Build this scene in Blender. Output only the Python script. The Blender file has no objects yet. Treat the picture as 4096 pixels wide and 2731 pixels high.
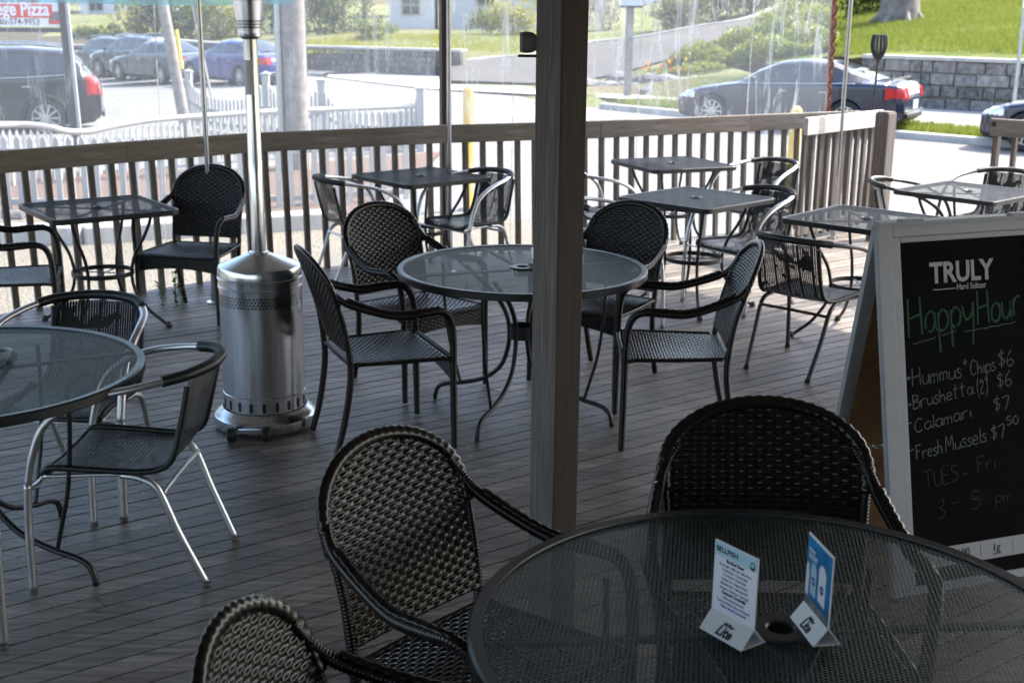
import bpy, math, random
import numpy as np
from mathutils import Vector, Matrix
random.seed(7); rng = np.random.default_rng(7)
S = bpy.context.scene; COL = S.collection; R = math.radians; PI = math.pi

# ------------------------------------------------------------------ camera, world, sun, exposure
CH, PITCH, ROLL, FPX = 1.95, R(14.88), R(.56), 5068.
cd = bpy.data.cameras.new('camera'); cam = bpy.data.objects.new('camera', cd); COL.objects.link(cam)
cd.sensor_width = 36; cd.lens = FPX/4096*36; cd.clip_start = .05; cd.clip_end = 900
cd.dof.use_dof = True; cd.dof.focus_distance = 4.1; cd.dof.aperture_fstop = 5.6
cam.matrix_world = Matrix.Translation((0, 0, CH)) @ Matrix.Rotation(PI/2-PITCH, 4, 'X') @ Matrix.Rotation(ROLL, 4, 'Z')
S.camera = cam
SUN_AZ, SUN_EL = (.88, .47), R(49)
w = bpy.data.worlds.new('World'); S.world = w; w.use_nodes = True
nt = w.node_tree; sky = nt.nodes.new('ShaderNodeTexSky'); sky.sky_type = 'NISHITA'; sky.sun_disc = False
sky.sun_elevation = SUN_EL; sky.sun_rotation = math.atan2(*SUN_AZ); sky.dust_density = 3.0; sky.ozone_density = .4
nt.links.new(sky.outputs[0], nt.nodes['Background'].inputs[0]); nt.nodes['Background'].inputs[1].default_value = .15
sl = bpy.data.lights.new('sun', 'SUN'); so = bpy.data.objects.new('sun', sl); COL.objects.link(so)
sl.energy = 2.6; sl.angle = R(.5); sl.color = (1, .95, .87)
sd = Vector((SUN_AZ[0]*math.cos(SUN_EL), SUN_AZ[1]*math.cos(SUN_EL), math.sin(SUN_EL)))
so.rotation_euler = sd.to_track_quat('Z', 'Y').to_euler(); so.location = sd*60
S.view_settings.view_transform = 'Standard'; S.view_settings.look = 'None'
S.view_settings.exposure = 2.28; S.view_settings.gamma = 1

# ------------------------------------------------------------------ turning photo measurements into places
def ray(px, py):
    u, v = px-2048, py-1365.5; cr, sr = math.cos(ROLL), math.sin(ROLL)
    u, v = cr*u+sr*v, -sr*u+cr*v; c, s = math.cos(PITCH), math.sin(PITCH)
    return Vector((u/FPX, c-v/FPX*s, -s-v/FPX*c))
def onz(px, py, z):
    d = ray(px, py); return Vector((0, 0, CH)) + d*((z-CH)/d.z)
def ony(px, py, y):
    d = ray(px, py); return Vector((0, 0, CH)) + d*(y/d.y)

# ------------------------------------------------------------------ materials
MATS = {}
class M_:
    def __init__(s, name, col=(.5, .5, .5), rough=.5, metal=0, spec=.5):
        s.m = bpy.data.materials.new(name); s.m.use_nodes = True; s.nt = s.m.node_tree
        s.b = s.nt.nodes['Principled BSDF']; s.out = s.nt.nodes['Material Output']
        s.b.inputs['Base Color'].default_value = (*col, 1); s.b.inputs['Roughness'].default_value = rough
        s.b.inputs['Metallic'].default_value = metal; s.b.inputs['Specular IOR Level'].default_value = spec
        MATS[name] = s.m
    def n(s, t, **k):
        x = s.nt.nodes.new('ShaderNode'+t)
        for a, b in k.items(): setattr(x, a, b)
        return x
    def l(s, a, b): s.nt.links.new(a, b)
    def inp(s, x, v):
        if isinstance(v, (int, float)): x.default_value = v
        else: s.l(v, x)
    def coord(s, scale=(1, 1, 1), kind='Object', rot=(0, 0, 0)):
        c = s.n('TexCoord'); m = s.n('Mapping'); m.inputs['Scale'].default_value = scale; m.inputs['Rotation'].default_value = rot
        s.l(c.outputs[kind], m.inputs[0]); return m.outputs[0]
    def noise(s, vec, scale=5, detail=4, rough=.6, dist=0):
        x = s.n('TexNoise'); x.inputs['Scale'].default_value = scale; x.inputs['Detail'].default_value = detail
        x.inputs['Roughness'].default_value = rough; x.inputs['Distortion'].default_value = dist
        if vec is not None: s.l(vec, x.inputs['Vector'])
        return x.outputs['Fac']
    def ramp(s, fac, stops):
        x = s.n('ValToRGB'); e = x.color_ramp.elements
        while len(e) < len(stops): e.new(.5)
        for i, (p, c) in enumerate(stops): e[i].position = p; e[i].color = (*c, 1) if len(c) == 3 else c
        s.l(fac, x.inputs[0]); return x.outputs[0]
    def math(s, op, a, b=0, c=0, clamp=False):
        x = s.n('Math', operation=op); x.use_clamp = clamp
        s.inp(x.inputs[0], a); s.inp(x.inputs[1], b); s.inp(x.inputs[2], c); return x.outputs[0]
    def mix(s, f, a, b, mode='MIX'):
        x = s.n('Mix', data_type='RGBA', blend_type=mode)
        s.inp(x.inputs[0], f)
        for i, v in ((6, a), (7, b)):
            if isinstance(v, tuple): x.inputs[i].default_value = (*v, 1)
            else: s.l(v, x.inputs[i])
        return x.outputs[2]
    def sep(s, v):
        x = s.n('SeparateXYZ'); s.l(v, x.inputs[0]); return x.outputs
    def col(s, c): s.l(c, s.b.inputs['Base Color'])
    def rgh(s, c): s.l(c, s.b.inputs['Roughness'])
    def bump(s, h, st=.3, d=.01):
        x = s.n('Bump'); x.inputs['Strength'].default_value = st; x.inputs['Distance'].default_value = d
        s.l(h, x.inputs['Height']); s.l(x.outputs[0], s.b.inputs['Normal'])
    def alpha(s, a):
        t = s.n('BsdfTransparent'); x = s.n('MixShader'); s.l(a, x.inputs[0]); s.l(t.outputs[0], x.inputs[1])
        s.l(s.b.outputs[0], x.inputs[2]); s.l(x.outputs[0], s.out.inputs[0])

def wood(name, c1, c2, c3, sc, rough=.75, fid=False, bump=.25):
    a = M_(name, rough=rough); v = a.coord(sc)
    if fid:   # every board its own tone and grain offset
        at = a.n('Attribute', attribute_name='bid'); ad = a.n('VectorMath', operation='ADD'); a.l(v, ad.inputs[0])
        sc2 = a.n('VectorMath', operation='SCALE'); a.l(at.outputs['Vector'], sc2.inputs[0]); sc2.inputs['Scale'].default_value = 37
        a.l(sc2.outputs[0], ad.inputs[1]); v = ad.outputs[0]
    g = a.noise(v, 1, 6, .65, .6); g2 = a.noise(v, 4.5, 3, .7)
    f = a.math('ADD', a.math('MULTIPLY', g, .7), a.math('MULTIPLY', g2, .3))
    c = a.ramp(f, [(.32, c1), (.5, c2), (.68, c3)])
    big = a.noise(a.coord((1, 1, 1)), 1.7, 3)
    c = a.mix(a.math('MULTIPLY', a.math('SUBTRACT', big, .35, clamp=True), 1.3, clamp=True), c, a.mix(.5, c, c2))
    if fid:
        s = a.math('ADD', a.math('MULTIPLY', at.outputs['Fac'], .62), .66); x = a.n('CombineColor')
        for i in range(3): a.l(s, x.inputs[i])
        c = a.mix(1., c, x.outputs[0], 'MULTIPLY')
        dk = a.ramp(a.noise(a.coord((.6, .6, .6)), 1.6, 3), [(.36, (.52, .50, .50)), (.6, (1, 1, 1))]); c = a.mix(1., c, dk, 'MULTIPLY')
    a.col(c); a.rgh(a.math('ADD', a.math('MULTIPLY', g2, .3), rough-.15)); a.bump(f, bump, .004); return a.m
wood('deck_wood', (.048, .037, .029), (.210, .180, .155), (.45, .40, .355), (2.2, 46, 30), .46, True, .6)
wood('post_wood', (.05, .042, .040), (.145, .128, .124), (.30, .275, .27), (150, 150, 2.6), .8)
wood('rail_wood', (.095, .078, .064), (.195, .168, .142), (.31, .275, .24), (2.5, 7, 42), .8)
wood('sunlit_wood', (.40, .37, .33), (.52, .49, .45), (.62, .60, .56), (2.5, 7, 42), .6)
wood('baluster_wood', (.055, .045, .038), (.125, .105, .088), (.21, .18, .155), (60, 60, 3), .8)
wood('gatepost_wood', (.06, .05, .045), (.14, .12, .105), (.24, .21, .19), (38, 38, 1.6), .8)
wood('shaded_post_wood', (.012, .007, .005), (.03, .021, .017), (.058, .042, .035), (120, 120, 1.8), .75)
wood('rim_wood', (.05, .022, .016), (.10, .045, .03), (.16, .08, .05), (4, 4, 50), .7)
wood('brown_post', (.03, .014, .01), (.06, .028, .02), (.09, .045, .03), (50, 50, 2), .6)

def simple(name, c, r=.5, m=0, var=.25, sc=8, spec=.5, bmp=0):
    a = M_(name, c, r, m, spec); n = a.noise(a.coord(), sc, 4)
    a.col(a.ramp(n, [(.3, tuple(x*(1-var) for x in c)), (.7, tuple(min(1, x*(1+var)) for x in c))]))
    a.rgh(a.math('ADD', a.math('MULTIPLY', n, .2), r-.1))
    if bmp: a.bump(n, bmp, .01)
    return a.m
simple('wicker', (.0075, .0052, .0045), .24, spec=.42, var=.45, sc=60)
simple('wicker_dark', (.022, .02, .021), .40, spec=.6, var=.35, sc=60)
simple('rattan', (.010, .013, .014), .34, spec=.6, var=.3, sc=40)
simple('black_steel', (.014, .016, .018), .38, spec=.55)
simple('dark_frame', (.03, .032, .034), .36, metal if False else 0, spec=.6)
simple('plastic_black', (.012, .012, .012), .5)
simple('plastic_white', (.72, .74, .78), .3, var=.04)
simple('paper_white', (.78, .81, .90), .5, var=.02)
simple('alu', (.70, .71, .73), .38, 1, .06, 20)
simple('chrome', (.55, .57, .60), .17, 1, .05)
simple('galv', (.42, .45, .46), .35, .8, .12)
simple('frame_grey', (.36, .38, .42), .42, 0, .06)
simple('board_brown', (.16, .085, .03), .8)
simple('yellow_paint', (.75, .47, .02), .45, 0, .15, 6)
simple('white_paint', (.37, .365, .35), .5, 0, .12, 3)
simple('tyre', (.018, .018, .019), .8); simple('rim_metal', (.45, .46, .48), .3, .9)
simple('bark', (.30, .25, .22), .9, 0, .5, 5, bmp=.8)
simple('pale_bark', (.17, .15, .135), .9, 0, .4, 4, bmp=.6)
simple('pole_wood', (.24, .215, .195), .9, 0, .3, 9, bmp=.4)
simple('yellow_guard', (.75, .55, .1), .6)
simple('concrete', (.36, .35, .33), .9, 0, .2, 3, bmp=.2)
simple('siding', (.60, .60, .64), .7, 0, .04); simple('siding_white', (.78, .78, .80), .7, 0, .03)
simple('roof_tile', (.12, .11, .11), .9); simple('ceiling', (.60, .57, .53), .8); simple('wall_dark', (.10, .10, .11), .8)
simple('sign_red', (.66, .05, .03), .5, 0, .05); simple('sign_dark', (.03, .03, .035), .5)
simple('tail_red', (.40, .008, .01), .15, 0, .1); simple('amber', (.8, .22, .02), .2); simple('lamp_clear', (.65, .68, .7), .12, .3, .1)
simple('plate', (.6, .66, .72), .4, 0, .1, 30); simple('lens_grey', (.35, .35, .38), .4); simple('lamp_shell', (.16, .16, .15), .6)
simple('chalk_white', (.13, .15, .16), .9, 0, .5, 220); simple('chalk_green', (.022, .085, .045), .9, 0, .5, 220)
simple('chalk_faint', (.03, .032, .024), .9, 0, .6, 200); simple('print_white', (.40, .40, .41), .6, 0, .03)
simple('print_grey', (.16, .17, .20), .5, 0, .05); simple('print_black', (.006, .006, .008), .6, 0, .02)
simple('print_blue', (.03, .10, .42), .5, 0, .03); simple('print_sky', (.42, .66, .80), .5, 0, .03); simple('print_ad', (.015, .19, .44), .35, 0, .45, 26)
simple('ink_soft', (.12, .12, .20), .6, 0, .03); simple('glass_dark', (.014, .018, .022), .06, 0, .1, spec=.9)
a = M_('chalkboard', rough=.75, spec=.05); n_ = a.noise(a.coord((2, 2, 5), rot=(0, .5, 0)), 2.2, 6, .75, 1.5); a.col(a.ramp(n_, [(.35, (.003, .003, .0038)), (.6, (.006, .0065, .007)), (.78, (.022, .024, .025))])); simple('duct_red', (.28, .09, .05), .6, 0, .3)
for nm, c in (('navy', (.003, .007, .028)), ('car_black', (.003, .004, .008)), ('slate', (.008, .014, .035)), ('royal', (.008, .022, .16)), ('graphite', (.03, .04, .06))):
    a = M_('paint_'+nm, c, .3, .1, .35); a.b.inputs['Coat Weight'].default_value = 1; a.b.inputs['Coat Roughness'].default_value = .04
    a.col(a.ramp(a.noise(a.coord(), 2, 2), [(.3, tuple(x*.85 for x in c)), (.7, tuple(x*1.15 for x in c))]))

def brushed():
    a = M_('brushed_steel', (.55, .57, .6), .24, 1); v = a.coord((30, 30, .35)); n = a.noise(v, 2, 5, .7)
    a.col(a.ramp(n, [(.3, (.62, .64, .67)), (.7, (.86, .87, .89))])); a.rgh(a.math('ADD', a.math('MULTIPLY', n, .18), .13))
    a.b.inputs['Anisotropic'].default_value = .6; a.bump(n, .05, .002)
brushed()
def perf():     # brushed steel with the rows of punched holes of a heater
    a = M_('perforated_steel', (.55, .57, .6), .24, 1); c = a.n('TexCoord'); x = a.sep(c.outputs['UV'])
    u = a.math('MULTIPLY', x[0], 1.); v = a.math('MULTIPLY', x[1], 1.)
    row = a.math('MODULO', a.math('FLOOR', v), 2); fu = a.math('SUBTRACT', a.math('FRACT', a.math('ADD', u, a.math('MULTIPLY', row, .5))), .5)
    fv = a.math('SUBTRACT', a.math('FRACT', v), .5)
    d = a.math('SQRT', a.math('ADD', a.math('MULTIPLY', fu, fu), a.math('MULTIPLY', fv, fv)))
    h = a.math('LESS_THAN', d, .27); a.col(a.mix(h, (.55, .57, .6), (.004, .004, .004)))
    a.l(a.math('SUBTRACT', 1., h), a.b.inputs['Metallic']); a.rgh(a.math('ADD', a.math('MULTIPLY', h, .6), .22))
perf()
def mesh_top(name, col, pitch, ratio, rot, fill=.33, spec=.28):     # expanded-metal diamonds, open between the strands
    a = M_(name, col, .46, 0, spec); v = a.coord((1, 1, 1), rot=(0, 0, rot)); x = a.sep(v)
    p = a.math('DIVIDE', x[0], pitch); q = a.math('DIVIDE', x[1], pitch*ratio)
    def f(k): return a.math('ABSOLUTE', a.math('SUBTRACT', a.math('FRACT', k), .5))
    m = a.math('MAXIMUM', f(a.math('ADD', p, q)), f(a.math('SUBTRACT', p, q)))
    s = a.math('GREATER_THAN', m, .5-fill/2)
    n = a.noise(a.coord(), 3, 3); a.col(a.ramp(n, [(.3, tuple(c*.6 for c in col)), (.7, tuple(c*1.5 for c in col))]))
    a.bump(a.math('ADD', m, a.math('MULTIPLY', f(a.math('ADD', p, q)), .8)), 1., .006); a.alpha(s); return a.m
mesh_top('mesh_round', (.022, .035, .036), .019, .52, .25, .47)
mesh_top('mesh_square', (.012, .014, .018), .020, .5, PI/4, .46, .12)
mesh_top('mesh_solid', (.010, .013, .021), .009, .6, PI/4, .84, .10)
def cane():     # woven rattan sheet: upright strands, thin cross strands, small gaps
    a = M_('cane_sheet', (.010, .012, .014), .36, 0, .6); c = a.n('TexCoord'); x = a.sep(c.outputs['UV'])
    u, v = x[0], x[1]
    fu = a.math('ABSOLUTE', a.math('SUBTRACT', a.math('FRACT', u), .5)); fv = a.math('ABSOLUTE', a.math('SUBTRACT', a.math('FRACT', v), .5))
    band = a.math('LESS_THAN', a.math('ABSOLUTE', a.math('SUBTRACT', a.math('FRACT', a.math('DIVIDE', u, 7.)), .5)), .12)
    nn = a.noise(a.coord(), 13, 2); dense = a.math('GREATER_THAN', nn, .60)
    s = a.math('MAXIMUM', a.math('MAXIMUM', a.math('GREATER_THAN', fu, .13), a.math('GREATER_THAN', fv, .30)), a.math('MAXIMUM', band, dense))
    h = a.math('ADD', fu, fv); a.bump(h, .8, .004); a.alpha(s)
cane()
def vinyl(name, haze, streak, tint=(.93, .96, .97)):
    a = M_(name); t = a.n('BsdfTransparent'); t.inputs[0].default_value = (*tint, 1)
    g = a.n('BsdfGlossy'); g.inputs['Roughness'].default_value = .06
    d = a.n('BsdfDiffuse'); d.inputs[0].default_value = (.75, .78, .8, 1); tr = a.n('BsdfTranslucent'); tr.inputs[0].default_value = (.85, .87, .88, 1)
    n1 = a.noise(a.coord((2.4, 2.4, .40), rot=(0, .14, 0)), 3, 6, .7, .8); n2 = a.noise(a.coord((1, 1, .6)), 2.2, 3); n3 = a.noise(a.coord((30, 30, 20)), 2, 2)
    st = a.math('MULTIPLY', a.math('MULTIPLY', a.math('SUBTRACT', n1, .53, clamp=True), 7, clamp=True), a.math('ADD', n2, .1))
    f = a.math('ADD', haze, a.math('MULTIPLY', st, streak), clamp=True)
    f = a.math('MULTIPLY', f, a.math('ADD', a.math('MULTIPLY', n3, .6), .7))
    df = a.n('MixShader'); df.inputs[0].default_value = .65; a.l(d.outputs[0], df.inputs[1]); a.l(tr.outputs[0], df.inputs[2])
    m1 = a.n('MixShader'); a.l(f, m1.inputs[0]); a.l(t.outputs[0], m1.inputs[1]); a.l(df.outputs[0], m1.inputs[2])
    fr = a.n('Fresnel'); fr.inputs[0].default_value = 1.35; b = a.n('Bump'); b.inputs['Strength'].default_value = .5; b.inputs['Distance'].default_value = .03
    a.l(a.noise(a.coord((3, 3, 1.2)), 2, 3), b.inputs['Height']); a.l(b.outputs[0], g.inputs['Normal']); a.l(b.outputs[0], fr.inputs['Normal'])
    m2 = a.n('MixShader'); a.l(fr.outputs[0], m2.inputs[0]); a.l(m1.outputs[0], m2.inputs[1]); a.l(g.outputs[0], m2.inputs[2])
    a.l(m2.outputs[0], a.out.inputs[0])
vinyl('vinyl_clear', .19, .45); vinyl('vinyl_streaked', .17, .75); vinyl('vinyl_blue', .28, .1, (.30, .75, .85))
def ground_mats():
    a = M_('asphalt', rough=.9); n = a.noise(a.coord(), 90, 3); b = a.noise(a.coord((.25, 1, 1)), .6, 5, .7, 1.2); k = a.noise(a.coord((.5, 2.2, 1), rot=(0, 0, .7)), .9, 5, .7, 2)
    c = a.ramp(b, [(.3, (.085, .081, .076)), (.5, (.125, .12, .112)), (.7, (.17, .164, .154))]); c = a.mix(.25, c, a.ramp(n, [(.3, (.14, .14, .14)), (.7, (.42, .41, .4))]))
    cr = a.math('LESS_THAN', a.math('ABSOLUTE', a.math('SUBTRACT', k, .5)), .006); c = a.mix(a.math('MULTIPLY', cr, .6), c, (.09, .09, .09)); a.col(c); a.bump(n, .3, .01)
    a = M_('drive_asphalt', rough=.9); n = a.noise(a.coord(), 60, 3); b = a.noise(a.coord(), .5, 4)
    a.col(a.mix(.3, a.ramp(b, [(.3, (.055, .05, .046)), (.7, (.085, .078, .072))]), a.ramp(n, [(.3, (.035, .033, .03)), (.7, (.11, .102, .094))])))
    a = M_('gravel', rough=.95); n = a.noise(a.coord(), 45, 4, .75); b = a.noise(a.coord(), 1.3, 4); v = a.n('TexVoronoi'); v.inputs['Scale'].default_value = 28; a.l(a.coord(), v.inputs[0])
    c = a.ramp(b, [(.3, (.12, .097, .065)), (.6, (.19, .158, .115)), (.75, (.08, .09, .035))]); a.col(a.mix(.4, c, a.ramp(n, [(.35, (.06, .047, .035)), (.65, (.28, .24, .185))]))); a.bump(v.outputs[0], .6, .03)
    a = M_('mulch', rough=.95); n = a.noise(a.coord((1, 1, 3)), 30, 5, .8); a.col(a.ramp(n, [(.35, (.05, .03, .02)), (.55, (.17, .10, .07)), (.7, (.35, .27, .21))])); a.bump(n, .8, .04)
    a = M_('grass_ground', rough=.9, spec=.2); n = a.noise(a.coord((1, 1, 1)), 1.1, 5, .7); n2 = a.noise(a.coord((1, 1, 1)), 26, 4, .8)
    c = a.ramp(n, [(.3, (.05, .085, .015)), (.5, (.11, .145, .026)), (.7, (.20, .20, .05))]); a.col(a.mix(.35, c, a.ramp(n2, [(.3, (.04, .07, .01)), (.7, (.28, .34, .07))]))); a.bump(n2, 1, .08)
    a = M_('hill_ground', rough=.95, spec=.2); n = a.noise(a.coord(), .33, 5, .7); n2 = a.noise(a.coord(), 9, 4, .8)
    c = a.ramp(n, [(.35, (.10, .15, .03)), (.5, (.20, .23, .07)), (.62, (.28, .22, .15)), (.72, (.12, .11, .06))]); a.col(a.mix(.4, c, a.ramp(n2, [(.3, (.05, .06, .02)), (.7, (.36, .34, .2))]))); a.bump(n2, 1, .15)
    a = M_('stone_block', rough=.9); v = a.coord((1, 1, 1)); n = a.noise(v, 7, 5, .7); at = a.n('Attribute', attribute_name='bid')
    c = a.ramp(at.outputs['Fac'], [(0, (.04, .035, .033)), (.35, (.10, .093, .09)), (.65, (.165, .155, .15)), (1, (.34, .32, .295))])
    a.col(a.mix(.45, c, a.ramp(n, [(.38, (.05, .045, .045)), (.62, (.33, .31, .29))]))); a.bump(n, .8, .03)
    a = M_('mortar', (.2, .18, .13), .95)
ground_mats()
def leafmat(name, cs):
    a = M_(name, rough=.55, spec=.35); at = a.n('Attribute', attribute_name='bid'); c = a.ramp(at.outputs['Fac'], [(i/(len(cs)-1), x) for i, x in enumerate(cs)])
    a.col(c); t = a.n('BsdfTranslucent'); a.l(a.mix(.5, c, (.35, .42, .05)), t.inputs[0]); m = a.n('MixShader'); m.inputs[0].default_value = .3
    a.l(a.b.outputs[0], m.inputs[1]); a.l(t.outputs[0], m.inputs[2]); a.l(m.outputs[0], a.out.inputs[0])
leafmat('leaf_green', [(.035, .055, .015), (.085, .12, .028), (.20, .22, .05)])
leafmat('leaf_dark', [(.02, .035, .02), (.045, .065, .035), (.08, .10, .05)])
leafmat('leaf_grey', [(.06, .07, .055), (.12, .13, .10), (.2, .2, .14)])
leafmat('leaf_yellow', [(.16, .18, .03), (.32, .30, .05), (.45, .36, .07)])
leafmat('leaf_bloom', [(.4, .36, .34), (.62, .58, .56), (.75, .70, .66)])
leafmat('leaf_blade', [(.05, .085, .012), (.13, .17, .028), (.30, .28, .07)])
leafmat('petal', [(.6, .05, .06), (.7, .12, .05), (.7, .45, .05)])

# ------------------------------------------------------------------ mesh helpers
class MB:
    def __init__(s): s.v = []; s.f = []; s.uv = []; s.b = []; s.n = 0
    def add(s, vs, fs, uv=None, bid=None):
        vs = np.asarray(vs, float).reshape(-1, 3); s.v.append(vs)
        s.f += [tuple(i+s.n for i in f) for f in fs]
        s.uv.append(np.zeros((len(vs), 2)) if uv is None else np.asarray(uv, float))
        s.b += [random.random() if bid is None else bid]*len(fs); s.n += len(vs); return s
    def box(s, c, size, rot=None, bid=None):
        x, y, z = (k/2 for k in size)
        v = [Vector(p) for p in ((-x,-y,-z),(x,-y,-z),(x,y,-z),(-x,y,-z),(-x,-y,z),(x,-y,z),(x,y,z),(-x,y,z))]
        if rot is not None: v = [rot @ p for p in v]
        return s.add([p+Vector(c) for p in v], [(0,3,2,1),(4,5,6,7),(0,1,5,4),(1,2,6,5),(2,3,7,6),(3,0,4,7)], bid=bid)
    def bar(s, a, b, wd, h, up=(0, 0, 1), bid=None):
        a, b = Vector(a), Vector(b); d = b-a; L = d.length; d.normalize(); sx = d.cross(Vector(up)).normalized(); u = sx.cross(d)
        return s.box((a+b)/2, (L, wd, h), Matrix((d, sx, u)).transposed(), bid)
    def prism(s, pts, z0, z1, bid=None):
        n = len(pts); v = [(p[0], p[1], z0) for p in pts]+[(p[0], p[1], z1) for p in pts]
        return s.add(v, [tuple(range(n))[::-1], tuple(range(n, 2*n))]+[(i, (i+1) % n, n+(i+1) % n, n+i) for i in range(n)], bid=bid)
    def tube(s, pts, r, sides=8, rb=None, ring=0, amp=.12, cap=True, flat=None, smooth=True):
        """sweep; r number or list; rb second radius (flattened); ring = pitch of wrapping rings"""
        P = curve(pts, .0035 if False else None) if smooth else [Vector(p) for p in pts]
        if ring: P = resample(P, ring/3.)
        elif smooth: P = resample(P, max(.012, r*1.2 if isinstance(r, (int, float)) else .02))
        n = len(P); A = np.array([tuple(p) for p in P]); T = np.gradient(A, axis=0); T /= np.linalg.norm(T, axis=1)[:, None]+1e-12
        ref = np.array(flat if flat is not None else (0, 0, 1.)); 
        if flat is None and abs(T[:, 2]).mean() > .8: ref = np.array((0, 1., 0))
        rr = np.full(n, r, float) if isinstance(r, (int, float)) else np.interp(np.linspace(0, 1, n), np.linspace(0, 1, len(r)), r)
        r2 = rr if rb is None else np.full(n, rb, float)
        if ring: k = 1-amp*(np.arange(n) % 3 == 0); rr = rr*k; r2 = r2*k
        # parallel transport
        N = np.zeros_like(A); u = ref-np.dot(ref, T[0])*T[0]
        if np.linalg.norm(u) < 1e-3: u = np.array((1., 0, 0))-T[0][0]*T[0]
        u /= np.linalg.norm(u); N[0] = u
        for i in range(1, n):
            u = N[i-1]-np.dot(N[i-1], T[i])*T[i]; N[i] = u/(np.linalg.norm(u)+1e-12)
        B = np.cross(T, N); a = np.linspace(0, 2*PI, sides, endpoint=False)
        V = A[:, None]+N[:, None]*(np.cos(a)[None, :, None]*rr[:, None, None])+B[:, None]*(np.sin(a)[None, :, None]*r2[:, None, None])
        F = [(i*sides+j, i*sides+(j+1) % sides, (i+1)*sides+(j+1) % sides, (i+1)*sides+j) for i in range(n-1) for j in range(sides)]
        if cap: F += [tuple(range(sides))[::-1], tuple((n-1)*sides+j for j in range(sides))]
        return s.add(V.reshape(-1, 3), F)
    def lathe(s, prof, n=32, c=(0, 0, 0), uvs=None):
        a = np.linspace(0, 2*PI, n+1); m = len(prof)
        V = [(c[0]+r*math.cos(t), c[1]+r*math.sin(t), c[2]+z) for r, z in prof for t in a]
        UV = [(t/(2*PI)*(uvs[0] if uvs else 1), (z-prof[0][1])/(abs(prof[-1][1]-prof[0][1])+1e-9)*(uvs[1] if uvs else 1)) for r, z in prof for t in a]
        w_ = n+1; return s.add(V, [(i*w_+j, i*w_+j+1, (i+1)*w_+j+1, (i+1)*w_+j) for i in range(m-1) for j in range(n)], UV)
    def grid(s, P, UV=None, mask=None, bid=None):
        """P array (a,b,3)"""
        P = np.asarray(P, float); a, b = P.shape[:2]; idx = np.arange(a*b).reshape(a, b)
        F = np.stack([idx[:-1, :-1], idx[1:, :-1], idx[1:, 1:], idx[:-1, 1:]], -1).reshape(-1, 4)
        if mask is not None: F = F[mask.reshape(-1)]
        return s.add(P.reshape(-1, 3), [tuple(map(int, f)) for f in F], None if UV is None else np.asarray(UV).reshape(-1, 2), bid=bid)
    def build(s, name, mat, parent=None, smooth=False, loc=None, bevel=0):
        me = bpy.data.meshes.new(name); V = np.concatenate(s.v) if s.v else np.zeros((0, 3)); me.from_pydata(V.tolist(), [], s.f); me.update()
        UV = np.concatenate(s.uv); lay = me.uv_layers.new(name='UVMap'); li = np.empty(len(me.loops), int); me.loops.foreach_get('vertex_index', li)
        lay.data.foreach_set('uv', UV[li].ravel())
        at = me.attributes.new('bid', 'FLOAT', 'FACE'); at.data.foreach_set('value', np.array(s.b[:len(me.polygons)], float))
        me.materials.append(MATS[mat] if isinstance(mat, str) else mat)
        if smooth:
            me.polygons.foreach_set('use_smooth', [True]*len(me.polygons))
            if smooth != 'all': me.set_sharp_from_angle(angle=R(27))
        o = bpy.data.objects.new(name, me); COL.objects.link(o)
        if parent is not None: o.parent = parent
        if loc is not None: o.location = loc
        if bevel:
            b = o.modifiers.new('bevel', 'BEVEL'); b.width = bevel; b.segments = 2; b.limit_method = 'ANGLE'
        return o
def curve(pts, _=None, k=8):
    P = [Vector(p) for p in pts]
    if len(P) < 3: return P
    Q = [2*P[0]-P[1]]+P+[2*P[-1]-P[-2]]; out = []
    for i in range(1, len(Q)-2):
        p0, p1, p2, p3 = Q[i-1:i+3]
        for j in range(k):
            t = j/k; out.append(.5*((2*p1)+(p2-p0)*t+(2*p0-5*p1+4*p2-p3)*t*t+(3*p1-p0-3*p2+p3)*t*t*t))
    return out+[P[-1]]
def resample(P, step):
    A = np.array([tuple(p) for p in P]); d = np.r_[0, np.cumsum(np.linalg.norm(np.diff(A, axis=0), axis=1))]
    n = max(2, int(d[-1]/step)+1); t = np.linspace(0, d[-1], n)
    return [Vector((np.interp(x, d, A[:, 0]), np.interp(x, d, A[:, 1]), np.interp(x, d, A[:, 2]))) for x in t]
def tag(o, label=None, cat=None, group=None, kind=None):
    for k, v in (('label', label), ('category', cat), ('group', group), ('kind', kind)):
        if v: o[k] = v
    return o
def thing(name, label, cat, loc=(0, 0, 0), rz=0, group=None):
    o = bpy.data.objects.new(name, None); COL.objects.link(o); o.location = loc; o.rotation_euler = (0, 0, rz); o.empty_display_size = .1
    return tag(o, label, cat, group)
def dup(root, loc, rz, label=None, group=None):
    r = root.copy(); COL.objects.link(r); r.location = loc; r.rotation_euler = (0, 0, rz)
    if label: r['label'] = label
    if group: r['group'] = group
    for ch in root.children: 
        c = ch.copy(); COL.objects.link(c); c.parent = r
        for g in ch.children:
            d = g.copy(); COL.objects.link(d); d.parent = c
    return r
def text(name, s, size, mat, parent, mw, bold=0, shear=0, align='LEFT', ext=.0004, space=1, xs=1):
    c = bpy.data.curves.new(name, 'FONT'); c.body = s; c.size = size; c.offset = bold; c.shear = shear; c.align_x = align; c.extrude = ext; c.space_character = space; c.resolution_u = 3
    t = bpy.data.objects.new('tmp', c); me = bpy.data.meshes.new_from_object(t); bpy.data.objects.remove(t)
    o = bpy.data.objects.new(name, me); me.materials.clear(); me.materials.append(MATS[mat]); COL.objects.link(o); o.parent = parent
    o.matrix_local = mw @ Matrix.Diagonal((xs, 1, 1, 1)); return o
def frame_m(o, x, y):   # local frame with origin o, x axis, y axis
    x = Vector(x).normalized(); y = Vector(y).normalized(); z = x.cross(y)
    m = Matrix((x, y, z)).transposed().to_4x4(); m.translation = Vector(o); return m

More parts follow.
